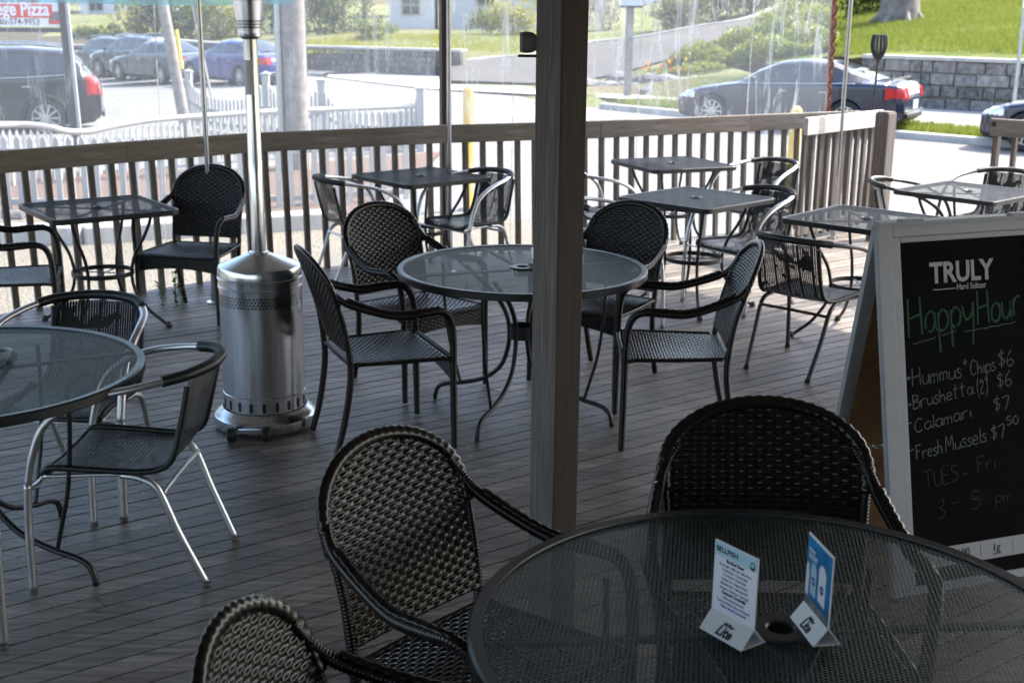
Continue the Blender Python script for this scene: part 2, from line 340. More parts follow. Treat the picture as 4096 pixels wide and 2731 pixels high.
# ================================================================== DECK
def poly_clip(poly, a, c0, c1):      # clip polygon to c0 <= p.a <= c1
    for sgn, c in ((1, c0), (-1, -c1)):
        out = []
        for i, p in enumerate(poly):
            q = poly[(i+1) % len(poly)]; dp = sgn*(p[0]*a[0]+p[1]*a[1])-c; dq = sgn*(q[0]*a[0]+q[1]*a[1])-c
            if dp >= 0: out.append(p)
            if dp*dq < 0: t = dp/(dp-dq); out.append((p[0]+t*(q[0]-p[0]), p[1]+t*(q[1]-p[1])))
        poly = out
        if not poly: return []
    return poly
# top line of the railing measured from the photograph, 1.04 m up; feet a little further in
RT = [onz(x, y, 1.04) for x, y in ((-260, 622), (0, 603), (500, 567), (1000, 532), (1780, 500), (2400, 484), (3000, 460), (3440, 443))]
def inward(i):
    a = RT[max(0, i-1)]; b = RT[min(len(RT)-1, i+1)]; d = (b-a); n = Vector((d.y, -d.x, 0)).normalized(); return n
RB = [Vector((p.x, p.y, 0))+inward(i)*.06 for i, p in enumerate(RT)]
RB.insert(0, Vector((-6.2, 4.6, 0))); RT.insert(0, Vector((-6.25, 4.65, 1.04)))
edge = [(p.x-inward(max(0, i-1)).x*.10, p.y-inward(max(0, i-1)).y*.10) for i, p in enumerate(RB)]
DECK = edge+[(3.55, 11.75), (4.15, 11.0), (7.2, 8.3), (7.2, -3), (-7, -3), (-7, 4.2)]
# convex pieces are enough for boards running at 36 degrees
bd = Vector((.81, .59)).normalized(); bn = Vector((-bd.y, bd.x)); PW = .093
m = MB(); rnd = random.Random(3)
for i in range(-90, 170):
    c0 = i*PW; pl = poly_clip(DECK, bn, c0+.0042, c0+PW-.0042)
    if len(pl) < 3: continue
    x = -14+rnd.random()*3
    while x < 16:
        L = rnd.choice([3.05, 3.66, 4.2, 4.88, 6.1]); q = poly_clip(pl, bd, x+.0012, x+L-.0012); x += L
        if len(q) >= 3:
            dz = rnd.uniform(-.0015, .0015); m.prism(q, -.03, dz, bid=rnd.random())
m.build('deck', 'deck_wood', bevel=0)['kind'] = 'structure'
m = MB()
for i in range(len(edge)-1): m.bar((*edge[i], -.11), (*edge[i+1], -.11), .04, .16)
m.bar((*edge[-1], -.12), (3.6, 11.8, -.12), .04, .2); m.bar((3.6, 11.8, -.12), (4.2, 11.04, -.12), .04, .2); m.bar((4.2, 11.04, -.12), (7.2, 8.35, -.12), .04, .2)
m.prism([(p[0]*.985, p[1]*.985) for p in DECK], -.2, -.045)
m.build('deck_frame', 'rim_wood')['kind'] = 'structure'

def rail_board(a, b, h=.14, t=.036, name='top_rail', parent=None, mat='rail_wood'):
    L = (b-a).length; d = (b-a).normalized(); m = MB(); n = Vector((d.y, -d.x, 0)).normalized(); u = n.cross(d)
    m.box((L/2, 0, 0), (L, t, h)); o = m.build(name, mat, parent, bevel=.004)
    o.matrix_local = Matrix((d, -n, Vector((0, 0, 1)))).transposed().to_4x4(); o.location = a-Vector((0, 0, h/2)); return o
def baluster(m_par, base, top, sz=.038):
    m = MB(); d = top-base; m.box((0, 0, d.length/2), (sz, sz, d.length)); o = m.build('baluster', 'baluster_wood', m_par, bevel=.003)
    z = d.normalized(); x = Vector((bd.x, bd.y, 0)); y = z.cross(x).normalized(); x = y.cross(z)
    o.matrix_local = Matrix((x, y, z)).transposed().to_4x4(); o.location = base; return o
rl = thing('deck_railing', 'long weathered grey wooden railing with square balusters bounding the deck in front of the road', 'railing', (0, 0, 0))
segs = list(zip(RB, RT)); s = 0; joints = [0, 2, 4, 5, 7, len(RT)-1]
for a, b in zip(joints[:-1], joints[1:]):
    pa, pb = RT[a], RT[b]
    for k in range(a, b): rail_board(RT[k], RT[k+1], parent=rl)
tot = [0]
for a, b in zip(RT[:-1], RT[1:]): tot.append(tot[-1]+(b-a).length)
def along(P, t):
    for i in range(len(tot)-1):
        if t <= tot[i+1]: f = (t-tot[i])/(tot[i+1]-tot[i]); return P[i].lerp(P[i+1], f), i
    return P[-1], len(P)-2
t = .05
while t < tot[-1]-.02:
    p, i = along(RB, t); q, _ = along(RT, t); n = inward(max(0, i-1)); baluster(rl, p-n*.045+Vector((0, 0, -.13)), q-n*.04-Vector((0, 0, .02))); t += .148
# gate leaf; sunlight on its top board is put into the pale colour
ga, gb = onz(3226, 472, 1.06), onz(3528, 440, 1.06)
g = thing('open_gate', 'short slatted wooden gate with bright sunlit top board, left of the gate post', 'gate', (0, 0, 0))
rail_board(ga, gb, .145, .04, parent=g, mat='sunlit_wood')
gd = (gb-ga).normalized(); gn = Vector((gd.y, -gd.x, 0))
for k in range(10):
    p = ga.lerp(gb, .05+.098*k)+gn*-.04; baluster(g, Vector((p.x, p.y, .03)), Vector((p.x, p.y, .95)))
m = MB(); a = ga.lerp(gb, .02)-gn*.04; b = gb-gn*.04; m.bar((a.x, a.y, .10), (b.x, b.y, .10), .036, .09); m.build('bottom_rail', 'rail_wood', g, bevel=.003)
gp = onz(3546, 447, 1.1); m = MB(); m.box((0, 0, .46), (.13, .13, 1.26)); m.box((0, 0, 1.096), (.11, .11, .012))
o = m.build('gate_post', 'gatepost_wood', None, bevel=.012); o.location = (gp.x, gp.y, 0); o.rotation_euler = (0, 0, .75)
tag(o, 'thick grey wooden post that ends the sunlit gate at the deck opening', 'post')
r2 = thing('side_railing', 'weathered wooden railing section cut off by the right edge beside a blue car', 'railing', (0, 0, 0))
ra = onz(3966, 474, 1.06); rb = ra+Vector((.79, -.61, 0))*2.4; rail_board(ra, rb, .145, .04, parent=r2)
rd = (rb-ra).normalized(); rn = Vector((rd.y, -rd.x, 0))
for k in range(16):
    p = ra+rd*(.05+.15*k)+rn*-.04; baluster(r2, Vector((p.x, p.y, -.1)), Vector((p.x, p.y, .96)), .05 if k == 0 else .038)
m = MB(); m.lathe([(.0, .012), (.018, .012), (.022, 0)], 12); o = m.build('hinge_bolt', 'black_steel', r2); p = ra+rd*.03+rn*.022+Vector((0, 0, -.045)); o.location = p; o.rotation_euler = (PI/2, 0, -.66)

# main post in the middle of the view
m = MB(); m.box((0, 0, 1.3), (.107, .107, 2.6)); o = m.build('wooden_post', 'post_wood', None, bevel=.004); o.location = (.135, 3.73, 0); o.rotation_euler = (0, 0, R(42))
tag(o, 'tall weathered square wooden roof post in the middle of the deck', 'post')
PO = o
o.data.materials.append(MATS['shaded_post_wood'])  # darker wood for the right-hand faces, their shade put into the colour
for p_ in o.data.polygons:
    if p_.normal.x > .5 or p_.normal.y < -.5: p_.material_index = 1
lp = thing('clip_lamp', 'small grey clip-on lamp with a pale face, fixed to the middle post', 'lamp', (.062, 3.745, 1.845))
m = MB(); P = []
for i, (y, w_, h) in enumerate([(0, .028, .022), (-.012, .034, .03), (-.03, .034, .032), (-.04, .032, .030)]):
    P.append([(y-.0, .5*w_*math.cos(a)*1.0, .5*h*1.9*math.sin(a)) for a in np.linspace(0, 2*PI, 17)])
m.grid(P); m.add(P[0][:-1], [tuple(range(16))]); m.build('shell', 'lamp_shell', lp, smooth=True)
m = MB(); m.add([(x-.002, y, z) for x, y, z in P[-1][:-1]], [tuple(range(16))[::-1]]); m.grid([P[-1], [(x-.008, y*.93, z*.93) for x, y, z in P[-1]]]); m.add([(x-.008, y*.93, z*.93) for x, y, z in P[-1][:-1]], [tuple(range(16))[::-1]]); m.build('face', 'lens_grey', lp, smooth=True)
m = MB(); m.box((-.024, 0, -.038), (.058, .03, .007)); m.box((.004, 0, -.028), (.008, .02, .025)); m.build('clip', 'plastic_black', lp, bevel=.002)
m = MB()
for k in range(4):
    m.tube([(.0+.003*k, .004*math.cos(t+k*1.5), .032+.009*k+.005*math.sin(t)) for t in np.linspace(0, 2*PI, 9)], .0012, 5)
m.build('chain', 'black_steel', lp)

# chrome curtain poles, brown curtain posts, vinyl curtains
for (x, y), lb in (((-2.0, 8.28), 'slim chrome pole standing behind the wicker chair, left of the patio heater'), ((-.475, 9.36), 'slim chrome pole beside the dark brown curtain post behind the left square table'), ((2.80, 10.95), 'slim chrome pole rising behind the sunlit gate board')):
    t = thing('curtain_pole', lb, 'pole', (x, y, 0), 0, 'chrome poles along the railing')
    m = MB(); m.lathe([(.017, 0), (.017, 2.58)], 16); m.build('tube', 'chrome', t, smooth=True)
    m = MB(); m.lathe([(.0, .008), (.05, .008), (.05, 0)], 20); m.lathe([(.022, .008), (.022, .05)], 16); m.build('flange', 'chrome', t, smooth=True)
off = .10
VP = [Vector((p.x, p.y, 0))-inward(max(0, i-1))*off for i, p in enumerate(RT)]
vt = [0]
for a, b in zip(VP[:-1], VP[1:]): vt.append(vt[-1]+(b-a).length)
def vat(t):
    for i in range(len(vt)-1):
        if t <= vt[i+1]+1e-6: return VP[i].lerp(VP[i+1], (t-vt[i])/(vt[i+1]-vt[i]))
    return VP[-1]
def vfind(px):   # arc length where the curtain crosses a photo column
    best = min(np.linspace(0, vt[-1], 900), key=lambda t: abs(proj(vat(t)+Vector((0, 0, 1.2)))[0]-px)); return float(best)
def proj(p):
    x, y, z = p.x, p.y, p.z-CH; c, s_ = math.cos(PITCH), math.sin(PITCH); zc = y*c-z*s_; yc = -(y*s_+z*c); u = FPX*x/zc; v = FPX*yc/zc
    return 2048+math.cos(ROLL)*u-math.sin(ROLL)*v, 1365.5+math.sin(ROLL)*u+math.cos(ROLL)*v
tL, tR = vfind(1762), vfind(3312)
def curtain(name, lb, t0, t1, mat, blue):
    c = thing(name, lb, 'curtain', (0, 0, 0))
    ts = np.arange(t0, t1, .05); zs = np.linspace(-.1, 2.5, 40)
    P = [[vat(t)+Vector((.012*math.sin(t*7+z*1.3)+.006*math.sin(t*19+z*3), .012*math.cos(t*5+z*2), z)) for z in zs] for t in ts]
    m = MB(); m.grid(P); m.build('panel', mat, c, smooth='all')
    if blue:
        m = MB(); ts = np.arange(t0, vfind(1180), .1); m.grid([[vat(t)+Vector((.02, -.02, z)) for z in (1.928+.006*math.sin(t*3), 2.3)] for t in ts]); m.build('tinted_band', 'vinyl_blue', c)
    m = MB(); n_ = 0
    for t in np.arange(t0+.55, t1-.2, 1.15):
        p = vat(t); q = p+(vat(t+.02)-p); m.bar((p.x-.01, p.y-.02, .0), (q.x+.0, q.y-.02, 2.5), .012, .003, up=(q-p))
    m.build('welded_seam', 'vinyl_clear', c); return c
curtain('vinyl_curtain', 'clear plastic curtain hanging outside the railing left of the brown post', vt[0]+.5, tL, 'vinyl_clear', True)
curtain('vinyl_curtain', 'streaked clear plastic curtain hanging outside the railing between the two brown edges', tL+.06, tR, 'vinyl_streaked', False)
p = vat(tL+.03); q = vat(tL+.1); dv = (q-p).normalized(); m = MB()
m.bar((p.x, p.y, -.15), (p.x, p.y, 2.55), .075, .05, up=dv); z = thing('curtain_post', 'dark brown wooden post with a zipped curtain edge, left of the middle post', 'post', (0, 0, 0)); m.build('post', 'brown_post', z, bevel=.004)
m = MB(); m.bar((p.x-.0, p.y-.045, .0), (p.x-.0, p.y-.045, 2.55), .014, .006, up=dv); m.build('zipper', 'black_steel', z)
p = vat(tR+.02); z = thing('curtain_edge', 'brown laced strap edging the plastic curtain in front of the blue sedan', 'curtain strap', (0, 0, 0))
m = MB(); m.bar((p.x, p.y, -.3), (p.x-.02, p.y, 2.5), .014, .055, up=(1, .3, 0)); m.build('strap', 'duct_red', z)
m = MB(); zz = -.1; k = 0
while zz < 2.4:
    a = .016*(1 if k % 2 else -1); m.tube([(p.x-a, p.y-.012, zz), (p.x+a*.2, p.y-.02, zz+.03), (p.x+a*1.2, p.y-.012, zz+.055)], .006, 6); zz += .06; k += 1
m.build('lacing', 'brown_post', z, smooth=True)

# roof that shades the deck; unseen wall behind the viewer, sized to shape light
rf = thing('deck_roof', 'flat wooden roof on joists covering the seating deck', 'roof', (0, 0, 0))
RP = [(p.x-inward(max(0, i-1)).x*.25, p.y-inward(max(0, i-1)).y*.25) for i, p in enumerate(RT) if i not in (len(RT)-1,)]
RP = [q for q in RP if q[0] < 2.2]+[(2.45, 10.95), (8.3, 2.85), (8.3, -3.4), (-6.4, -3.4), (-6.4, 4)]
m = MB(); m.prism(RP, 2.6, 2.72); m.build('ceiling', 'ceiling', rf)
m = MB()
for i in range(-12, 14):
    pl = poly_clip(RP, (1, 0), i*.61-.02, i*.61+.02)
    if len(pl) > 2: ys = [p_[1] for p_ in pl]; m.box((i*.61, (min(ys)+max(ys))/2, 2.52), (.04, max(ys)-min(ys)-.1, .155))
m.build('joists', 'ceiling', rf)
wl = thing('unseen_wall', 'unseen grey sided wall with windows behind the seating, sized to shape the light', 'building', (3.7, -2.6, 0))
m = MB()
for k in range(19): m.box((0, -.02, .07+.14*k), (9.2, .05, .132), Matrix.Rotation(.05, 3, 'X'))
m.build('wall', 'wall_dark', wl)
for x in (-3.2, -.8, 1.6, 3.6):
    m = MB(); m.box((x, .05, 1.45), (1.5, .04, 1.2)); f = m.build('window', 'white_paint', wl, bevel=.005)
    m = MB(); m.box((x, .075, 1.45), (1.36, .01, 1.06)); m.build('pane', 'glass_dark', f)

# ================================================================== WICKER ARMCHAIR
def weave(P, nu, nv, amp=.0032, su=6, sv=5):
    """heightfield of a flat-strand basket weave over surface P(u,v)->(x,y,z) arrays, u,v in cells"""
    U = np.linspace(0, nu, nu*su+1); Vv = np.linspace(0, nv, nv*sv+1); u, v = np.meshgrid(U, Vv, indexing='ij')
    row = np.floor(v-1e-6); fv = v-row; fv[:, 0] = 0
    over = .5+.5*np.cos(PI*(u+row)); over = over**.8
    prof = np.sqrt(np.clip(1-(2*fv-1)**2, 0, 1))**.5
    strand = over*prof+.35*(prof-.6)
    stake = np.sqrt(np.clip(1-((u-np.round(u))/.22)**2, 0, 1))*.55*(over < .5)
    h = np.maximum(strand, stake*1.0)*amp
    X, Y, Z = P(u/nu, v/nv); A = np.stack([X, Y, Z], -1)
    du = np.gradient(A, axis=0); dv = np.gradient(A, axis=1); N = np.cross(du, dv); N /= np.linalg.norm(N, axis=-1, keepdims=True)+1e-12
    return A, N, h, u/nu, v/nv
ARCH = [(.45, .222), (.55, .226), (.70, .238), (.76, .237), (.81, .222), (.85, .191), (.885, .137), (.905, .072), (.912, .0)]
az = np.array([a[0] for a in ARCH]); ah = np.array([a[1] for a in ARCH])
def yback(x, z): return .195+(z-.45)*.30+.02*((z-.45)/.45)**2-.42*x*x*np.clip((z-.3)/.4, 0, 1)
def wicker_chair(mat='wicker'):
    r = thing('wicker_armchair', 'x', 'chair')
    def back(u, v): X = (u-.5)*.48; Z = .475+v*.44; return X, yback(X, Z), Z
    A, N, h, u, v = weave(back, 22, 32, .0056)
    hw = np.interp(A[..., 2], az, ah); inside = np.abs(A[..., 0]) < hw-.004
    mk = (inside[:-1, :-1] & inside[1:, 1:] & inside[1:, :-1] & inside[:-1, 1:])
    m = MB(); m.grid(A-N*h[..., None]*-1, mask=mk); m.grid((A+N*-.006-N*(np.roll(h, 6, 0)[..., None]))[::-1], mask=mk[::-1]); m.build('backrest', mat, r, smooth='all')
    def seat(u, v):
        Y = -.245+v*.445; hw_ = .252-.045*v; X = (u-.5)*2*hw_; Z = .432-.010*np.cos((u-.5)*PI)*np.sin(v*PI)-.012*np.clip((.06-v)/.06, 0, 1)**2; return X, Y, Z
    A, N, h, u, v = weave(seat, 24, 30, .0038)
    m = MB(); m.grid(A+N*h[..., None]); m.grid((A-N*.006)[::-1]); m.build('seat', mat, r, smooth='all')
    def apr(u, v):
        X = (u-.5)*.49; arc = .325+.028*np.cos((u-.5)*PI*.9); Z = arc+v*(.425-arc); return X, -.252+0*X-.004*(1-v), Z
    A, N, h, u, v = weave(apr, 22, 8, .003)
    m = MB(); m.grid(A+N*h[..., None]); m.grid((A-N*.008)[::-1]); m.build('front_apron', mat, r, smooth='all')
    m = MB()
    m.tube([(-.232, .18, .432), (-.25, 0, .43), (-.262, -.2, .43), (-.25, -.256, .425), (0, -.262, .425), (.25, -.256, .425), (.262, -.2, .43), (.25, 0, .43), (.232, .18, .432)], .010, 8, ring=.010, amp=.15)
    m.tube([(-.23, .2, .43), (0, .205, .43), (.23, .2, .43)], .010, 8, ring=.01); m.build('seat_edge', mat, r, smooth='all')
    # rim arch over the back
    pts = [(x*sx, float(yback(x, z)), z) for z, x, sx in [(z, x, -1) for z, x in ARCH[2:]]+[(z, x, 1) for z, x in ARCH[2:-1][::-1]]]
    m = MB(); m.tube(pts, .013, 10, rb=.019, ring=.024, amp=.13, flat=(0, 0, 1)); m.build('back_rim', mat, r, smooth='all')
    for s_ in (-1, 1):
        y0 = float(yback(.235, .72))
        m = MB(); m.tube([(s_*.205, float(yback(.2, .81)), .815), (s_*.233, float(yback(.23, .76)), .765), (s_*.252, y0-.035, .715), (s_*.272, .10, .668), (s_*.285, .0, .645), (s_*.29, -.10, .650), (s_*.287, -.18, .655), (s_*.279, -.225, .632), (s_*.272, -.248, .58), (s_*.266, -.256, .50), (s_*.262, -.258, .43)], [.013, .015, .017, .017, .017, .018, .018, .018, .017, .017, .017], 10, ring=.009, amp=.14)
        m.tube([(s_*.252, y0-.04, .732), (s_*.272, .10, .685), (s_*.285, .0, .662), (s_*.29, -.10, .667), (s_*.286, -.185, .668)], .009, 6, rb=.014, ring=.03, amp=.25, flat=(0, 0, 1)); m.build('arm', mat, r, smooth='all')
        m = MB(); m.tube([(s_*.262, -.258, .43), (s_*.262, -.258, .3), (s_*.264, -.262, .008)], [.017, .017, .015], 10, ring=.009, amp=.14); m.build('leg', mat, r, smooth='all')
        m = MB(); m.tube([(s_*.236, float(yback(.236, .73))+.004, .735), (s_*.228, float(yback(.228, .6))+.002, .6), (s_*.223, .205, .45), (s_*.215, .205, .33), (s_*.208, .235, .15), (s_*.205, .275, .008)], [.011, .012, .015, .016, .016, .015], 10, ring=.009, amp=.14); m.build('leg', mat, r, smooth='all')
    return r
KW = wicker_chair(); used = {}
def ang(d): return math.atan2(d[0], -d[1])
def place(root, key, o, d, label, group):
    if key not in used: used[key] = 1; root.location = (*o, 0); root.rotation_euler = (0, 0, ang(d)); root['label'] = label; root['group'] = group; return root
    return dup(root, (*o, 0), ang(d), label, group)
GW = 'brown wicker armchairs on the deck'
for o, d, lb in [((-2.03, 7.93), (-.18, -.98), 'brown wicker armchair facing the viewer, right of the left square table by the railing'),
                 ((-2.86, 7.05), (.96, .27), 'brown wicker armchair cut off by the left edge beside the square table'),
                 ((-.51, 6.46), (.66, -.75), 'brown wicker armchair at the back left of the middle round table'),
                 ((-.60, 5.57), (.92, .39), 'brown wicker armchair seen side-on, right beside the steel patio heater'),
                 ((.46, 6.57), (-.57, -.82), 'brown wicker armchair behind the middle round table, just right of the post'),
                 ((.765, 5.67), (-.995, .02), 'brown wicker armchair facing left at the right side of the middle round table'),
                 ((-.07, 2.75), (.76, -.65), 'large brown wicker armchair in the foreground left of the front round table'),
                 ((.665, 2.88), (-.03, -1.), 'large brown wicker armchair between the front round table and the chalkboard sign'),
                 ((-.15, 1.935), (.975, -.15), 'brown wicker armchair cut off at the bottom edge, left of the front table')]:
    ch_ = place(KW, 'w', o, d, lb, GW)
    if o[1] == 2.88: ch_.scale = (1.13, 1, 1.02)

# ================================================================== BISTRO CHAIR
def bistro(frame, wrap, round_leg=False):
    r = thing('bistro_chair', 'x', 'chair')
    def sheet(u, v):
        # v: 0 seat front -> seat back -> up the back
        L = [(-.235, .405, .205), (-.20, .428, .215), (-.05, .424, .215), (.10, .418, .208), (.175, .432, .20), (.215, .475, .195), (.245, .56, .19), (.275, .66, .19), (.295, .735, .19)]
        t = np.linspace(0, 1, len(L)); C = np.array([tuple(p) for p in curve([Vector((a, b, c)) for a, b, c in L])]); tt = np.linspace(0, 1, len(C))
        Y = np.interp(v, tt, C[:, 0]); Z = np.interp(v, tt, C[:, 1]); W = np.interp(v, tt, C[:, 2]); X = (u-.5)*2*W
        k = np.clip((v-.6)/.4, 0, 1); Y = Y-.9*X*X*k*1.2+.02*k; Z = Z-.012*(1-(2*u-1)**2)*(1-k); return X, Y, Z
    U, V = np.meshgrid(np.linspace(0, 1, 15), np.linspace(0, 1, 49), indexing='ij')
    for nm, a, b in (('seat', 0, 27), ('backrest', 26, 49)):
        X, Y, Z = sheet(U[:, a:b], V[:, a:b]); UV = np.stack([U[:, a:b]*35, V[:, a:b]*86], -1)
        m = MB(); m.grid(np.stack([X, Y, Z], -1), UV); m.build(nm, 'cane_sheet', r, smooth='all')
    m = MB()
    for s_ in (0, 1):
        X, Y, Z = sheet(np.full(40, float(s_)), np.linspace(0, .97, 40)); m.tube([Vector(p) for p in zip(X, Y, Z)], .0125, 8, ring=.006, amp=.12, smooth=False)
    X, Y, Z = sheet(np.linspace(0, 1, 12), np.full(12, .0)); m.tube([Vector(p) for p in zip(X, Y, Z)], .013, 8, ring=.006, amp=.12); m.build('wrapped_edge', wrap, r, smooth='all')
    top = [(-.225, .20, .742), (-.17, .27, .752), (-.08, .315, .758), (0, .325, .76), (.08, .315, .758), (.17, .27, .752), (.225, .20, .742)]
    m = MB(); m.tube(top, .0205, 10, ring=.0065, amp=.12); m.build('wrapped_top', wrap, r, smooth='all')
    rb = .0125 if round_leg else .016
    for s_ in (-1, 1):
        m = MB(); m.tube([(s_*.21, .225, .745), (s_*.262, .12, .728), (s_*.288, .0, .705), (s_*.296, -.10, .665), (s_*.297, -.18, .60), (s_*.296, -.225, .50), (s_*.293, -.25, .40)], .0125, 10, rb=rb); m.build('arm', frame, r, smooth='all')
        m = MB(); m.tube([(s_*.293, -.25, .40), (s_*.290, -.262, .25), (s_*.286, -.268, .012)], .0125, 10, rb=rb+(.002 if not round_leg else 0)); m.lathe([(.0, .0), (.015, .0), (.015, .014)], 10, (s_*.286, -.268, 0)); m.build('leg', frame, r, smooth='all')
        m = MB(); m.tube([(s_*.20, .03, .402), (s_*.208, .10, .395), (s_*.213, .16, .355), (s_*.208, .22, .20), (s_*.195, .30, .012)], .0125, 10); m.lathe([(.0, .0), (.016, .0), (.016, .014)], 10, (s_*.195, .302, 0)); m.build('leg', frame, r, smooth='all')
    m = MB(); m.tube([(-.212, .175, .345), (0, .17, .345), (.212, .175, .345)], .009, 8); m.tube([(-.29, -.235, .385), (0, -.235, .385), (.29, -.235, .385)], .006, 8, rb=.014)
    m.tube([(-.20, .05, .402), (0, .05, .398), (.20, .05, .402)], .009, 8); m.tube([(-.21, -.23, .395), (-.19, 0, .40), (-.20, .05, .402)], .008, 8); m.tube([(.21, -.23, .395), (.19, 0, .40), (.20, .05, .402)], .008, 8); m.build('stretcher', frame, r, smooth='all')
    return r
BA = bistro('alu', 'rattan'); GA = 'aluminium bistro chairs with black woven seats'
for o, d, lb in [((-1.34, 4.22), (-1, .04), 'aluminium bistro chair with black woven seat pulled out right of the left round table'),
                 ((-1.755, 4.86), (-.1, -1), 'aluminium bistro chair tucked behind the left round table'),
                 ((-1.72, 3.20), (-.42, .9), 'aluminium bistro chair showing only a flat leg at the bottom left edge'),
                 ((-1.09, 9.02), (.88, .47), 'aluminium bistro chair seen side-on, left of the square table by the brown post'),
                 ((-.33, 9.20), (-.72, -.69), 'aluminium bistro chair right of the square table by the brown post, before the yellow bollard'),
                 ((.66, 7.98), (1, .05), 'aluminium bistro chair mostly hidden behind a wicker back by the square table'),
                 ((.62, 9.55), (.9, .43), 'aluminium bistro chair peeking out just right of the middle wooden post'),
                 ((1.93, 10.05), (-.75, -.66), 'aluminium bistro chair at the farther square table nearest the gate bollard'),
                 ((1.55, 8.40), (-.80, -.60), 'aluminium bistro chair right of the nearer dark square table')]:
    place(BA, 'a', o, d, lb, GA)
BB = bistro('dark_frame', 'rattan', True); GB = 'dark framed bistro chairs with black woven seats'
for o, d, lb in [((1.66, 6.89), (.69, .72), 'dark framed bistro chair with torn woven back standing left of the chalkboard sign'),
                 ((2.87, 8.98), (.93, -.36), 'dark framed bistro chair in the sun behind the mesh table nearest the chalkboard sign'),
                 ((3.60, 9.52), (-.72, -.69), 'dark framed bistro chair at the right edge, behind the far right mesh table'),
                 ((2.66, 7.42), (.25, .97), 'dark framed bistro chair of which only the top shows above the chalkboard sign')]:
    place(BB, 'b', o, d, lb, GB)

# ================================================================== TABLES
def round_table(name_lb, loc, rz, rad=.61, lab='', grp='round mesh tables'):
    t = thing('round_table', lab, 'table', (*loc, 0), rz, grp)
    m = MB(); n = 96; rr = [.032]+list(np.linspace(.06, rad-.012, 8)); P = [[(a*math.cos(x), a*math.sin(x), .730) for a in rr] for x in np.linspace(0, 2*PI, n+1)]
    m.grid(P); m.build('mesh_top', 'mesh_round', t)
    m = MB(); m.lathe([(rad-.03, .728), (rad-.028, .7335), (rad-.006, .735), (rad, .730), (rad, .704), (rad-.004, .700), (rad-.008, .704), (rad-.008, .724), (rad-.03, .728)], 96); m.build('rim', 'black_steel', t, smooth=True)
    m = MB(); m.lathe([(.026, .70), (.026, .733), (.030, .737), (.058, .737), (.062, .733), (.06, .728)], 40); m.lathe([(.024, .69), (.024, .735)][::-1], 32); m.build('umbrella_ring', 'black_steel', t, smooth=True)
    m = MB()
    for k in range(8): a = k*PI/4; m.bar((.06*math.cos(a), .06*math.sin(a), .721), ((rad-.01)*math.cos(a), (rad-.01)*math.sin(a), .721), .018, .010) if k % 2 == 0 else None
    m.build('cross_bars', 'black_steel', t)
    m = MB(); m.lathe([(.052, .38), (.058, .385), (.058, .445), (.052, .45)], 24); m.lathe([(.048, .45), (.048, .38)], 24); m.build('hub', 'black_steel', t, smooth=True)
    for k in range(4):
        a = k*PI/2+PI/4; c, s_ = math.cos(a), math.sin(a)
        def W(L): return [(q*c, q*s_, z) for q, z in L]
        m = MB(); m.tube(W([(.30, .712), (.25, .67), (.15, .59), (.085, .50), (.066, .42), (.072, .33), (.11, .23), (.20, .155), (.32, .115), (.42, .095), (.462, .07), (.478, .03), (.48, .004)]), .0115, 8)
        m.tube(W([(.43, .712), (.425, .55), (.40, .35), (.365, .22), (.335, .115)]), .008, 8); m.build('leg', 'black_steel', t, smooth='all')
    return t
RT1 = round_table('', (.046, 5.97), .35, .60, 'round black mesh table in the middle of the deck, partly behind the wooden post')
round_table('', (-1.885, 4.135), .5, .615, 'round teal black mesh table at the left edge of the view')
round_table('', (.55, 2.335), .1, .635, 'large round black mesh table in the foreground holding two menu stands')
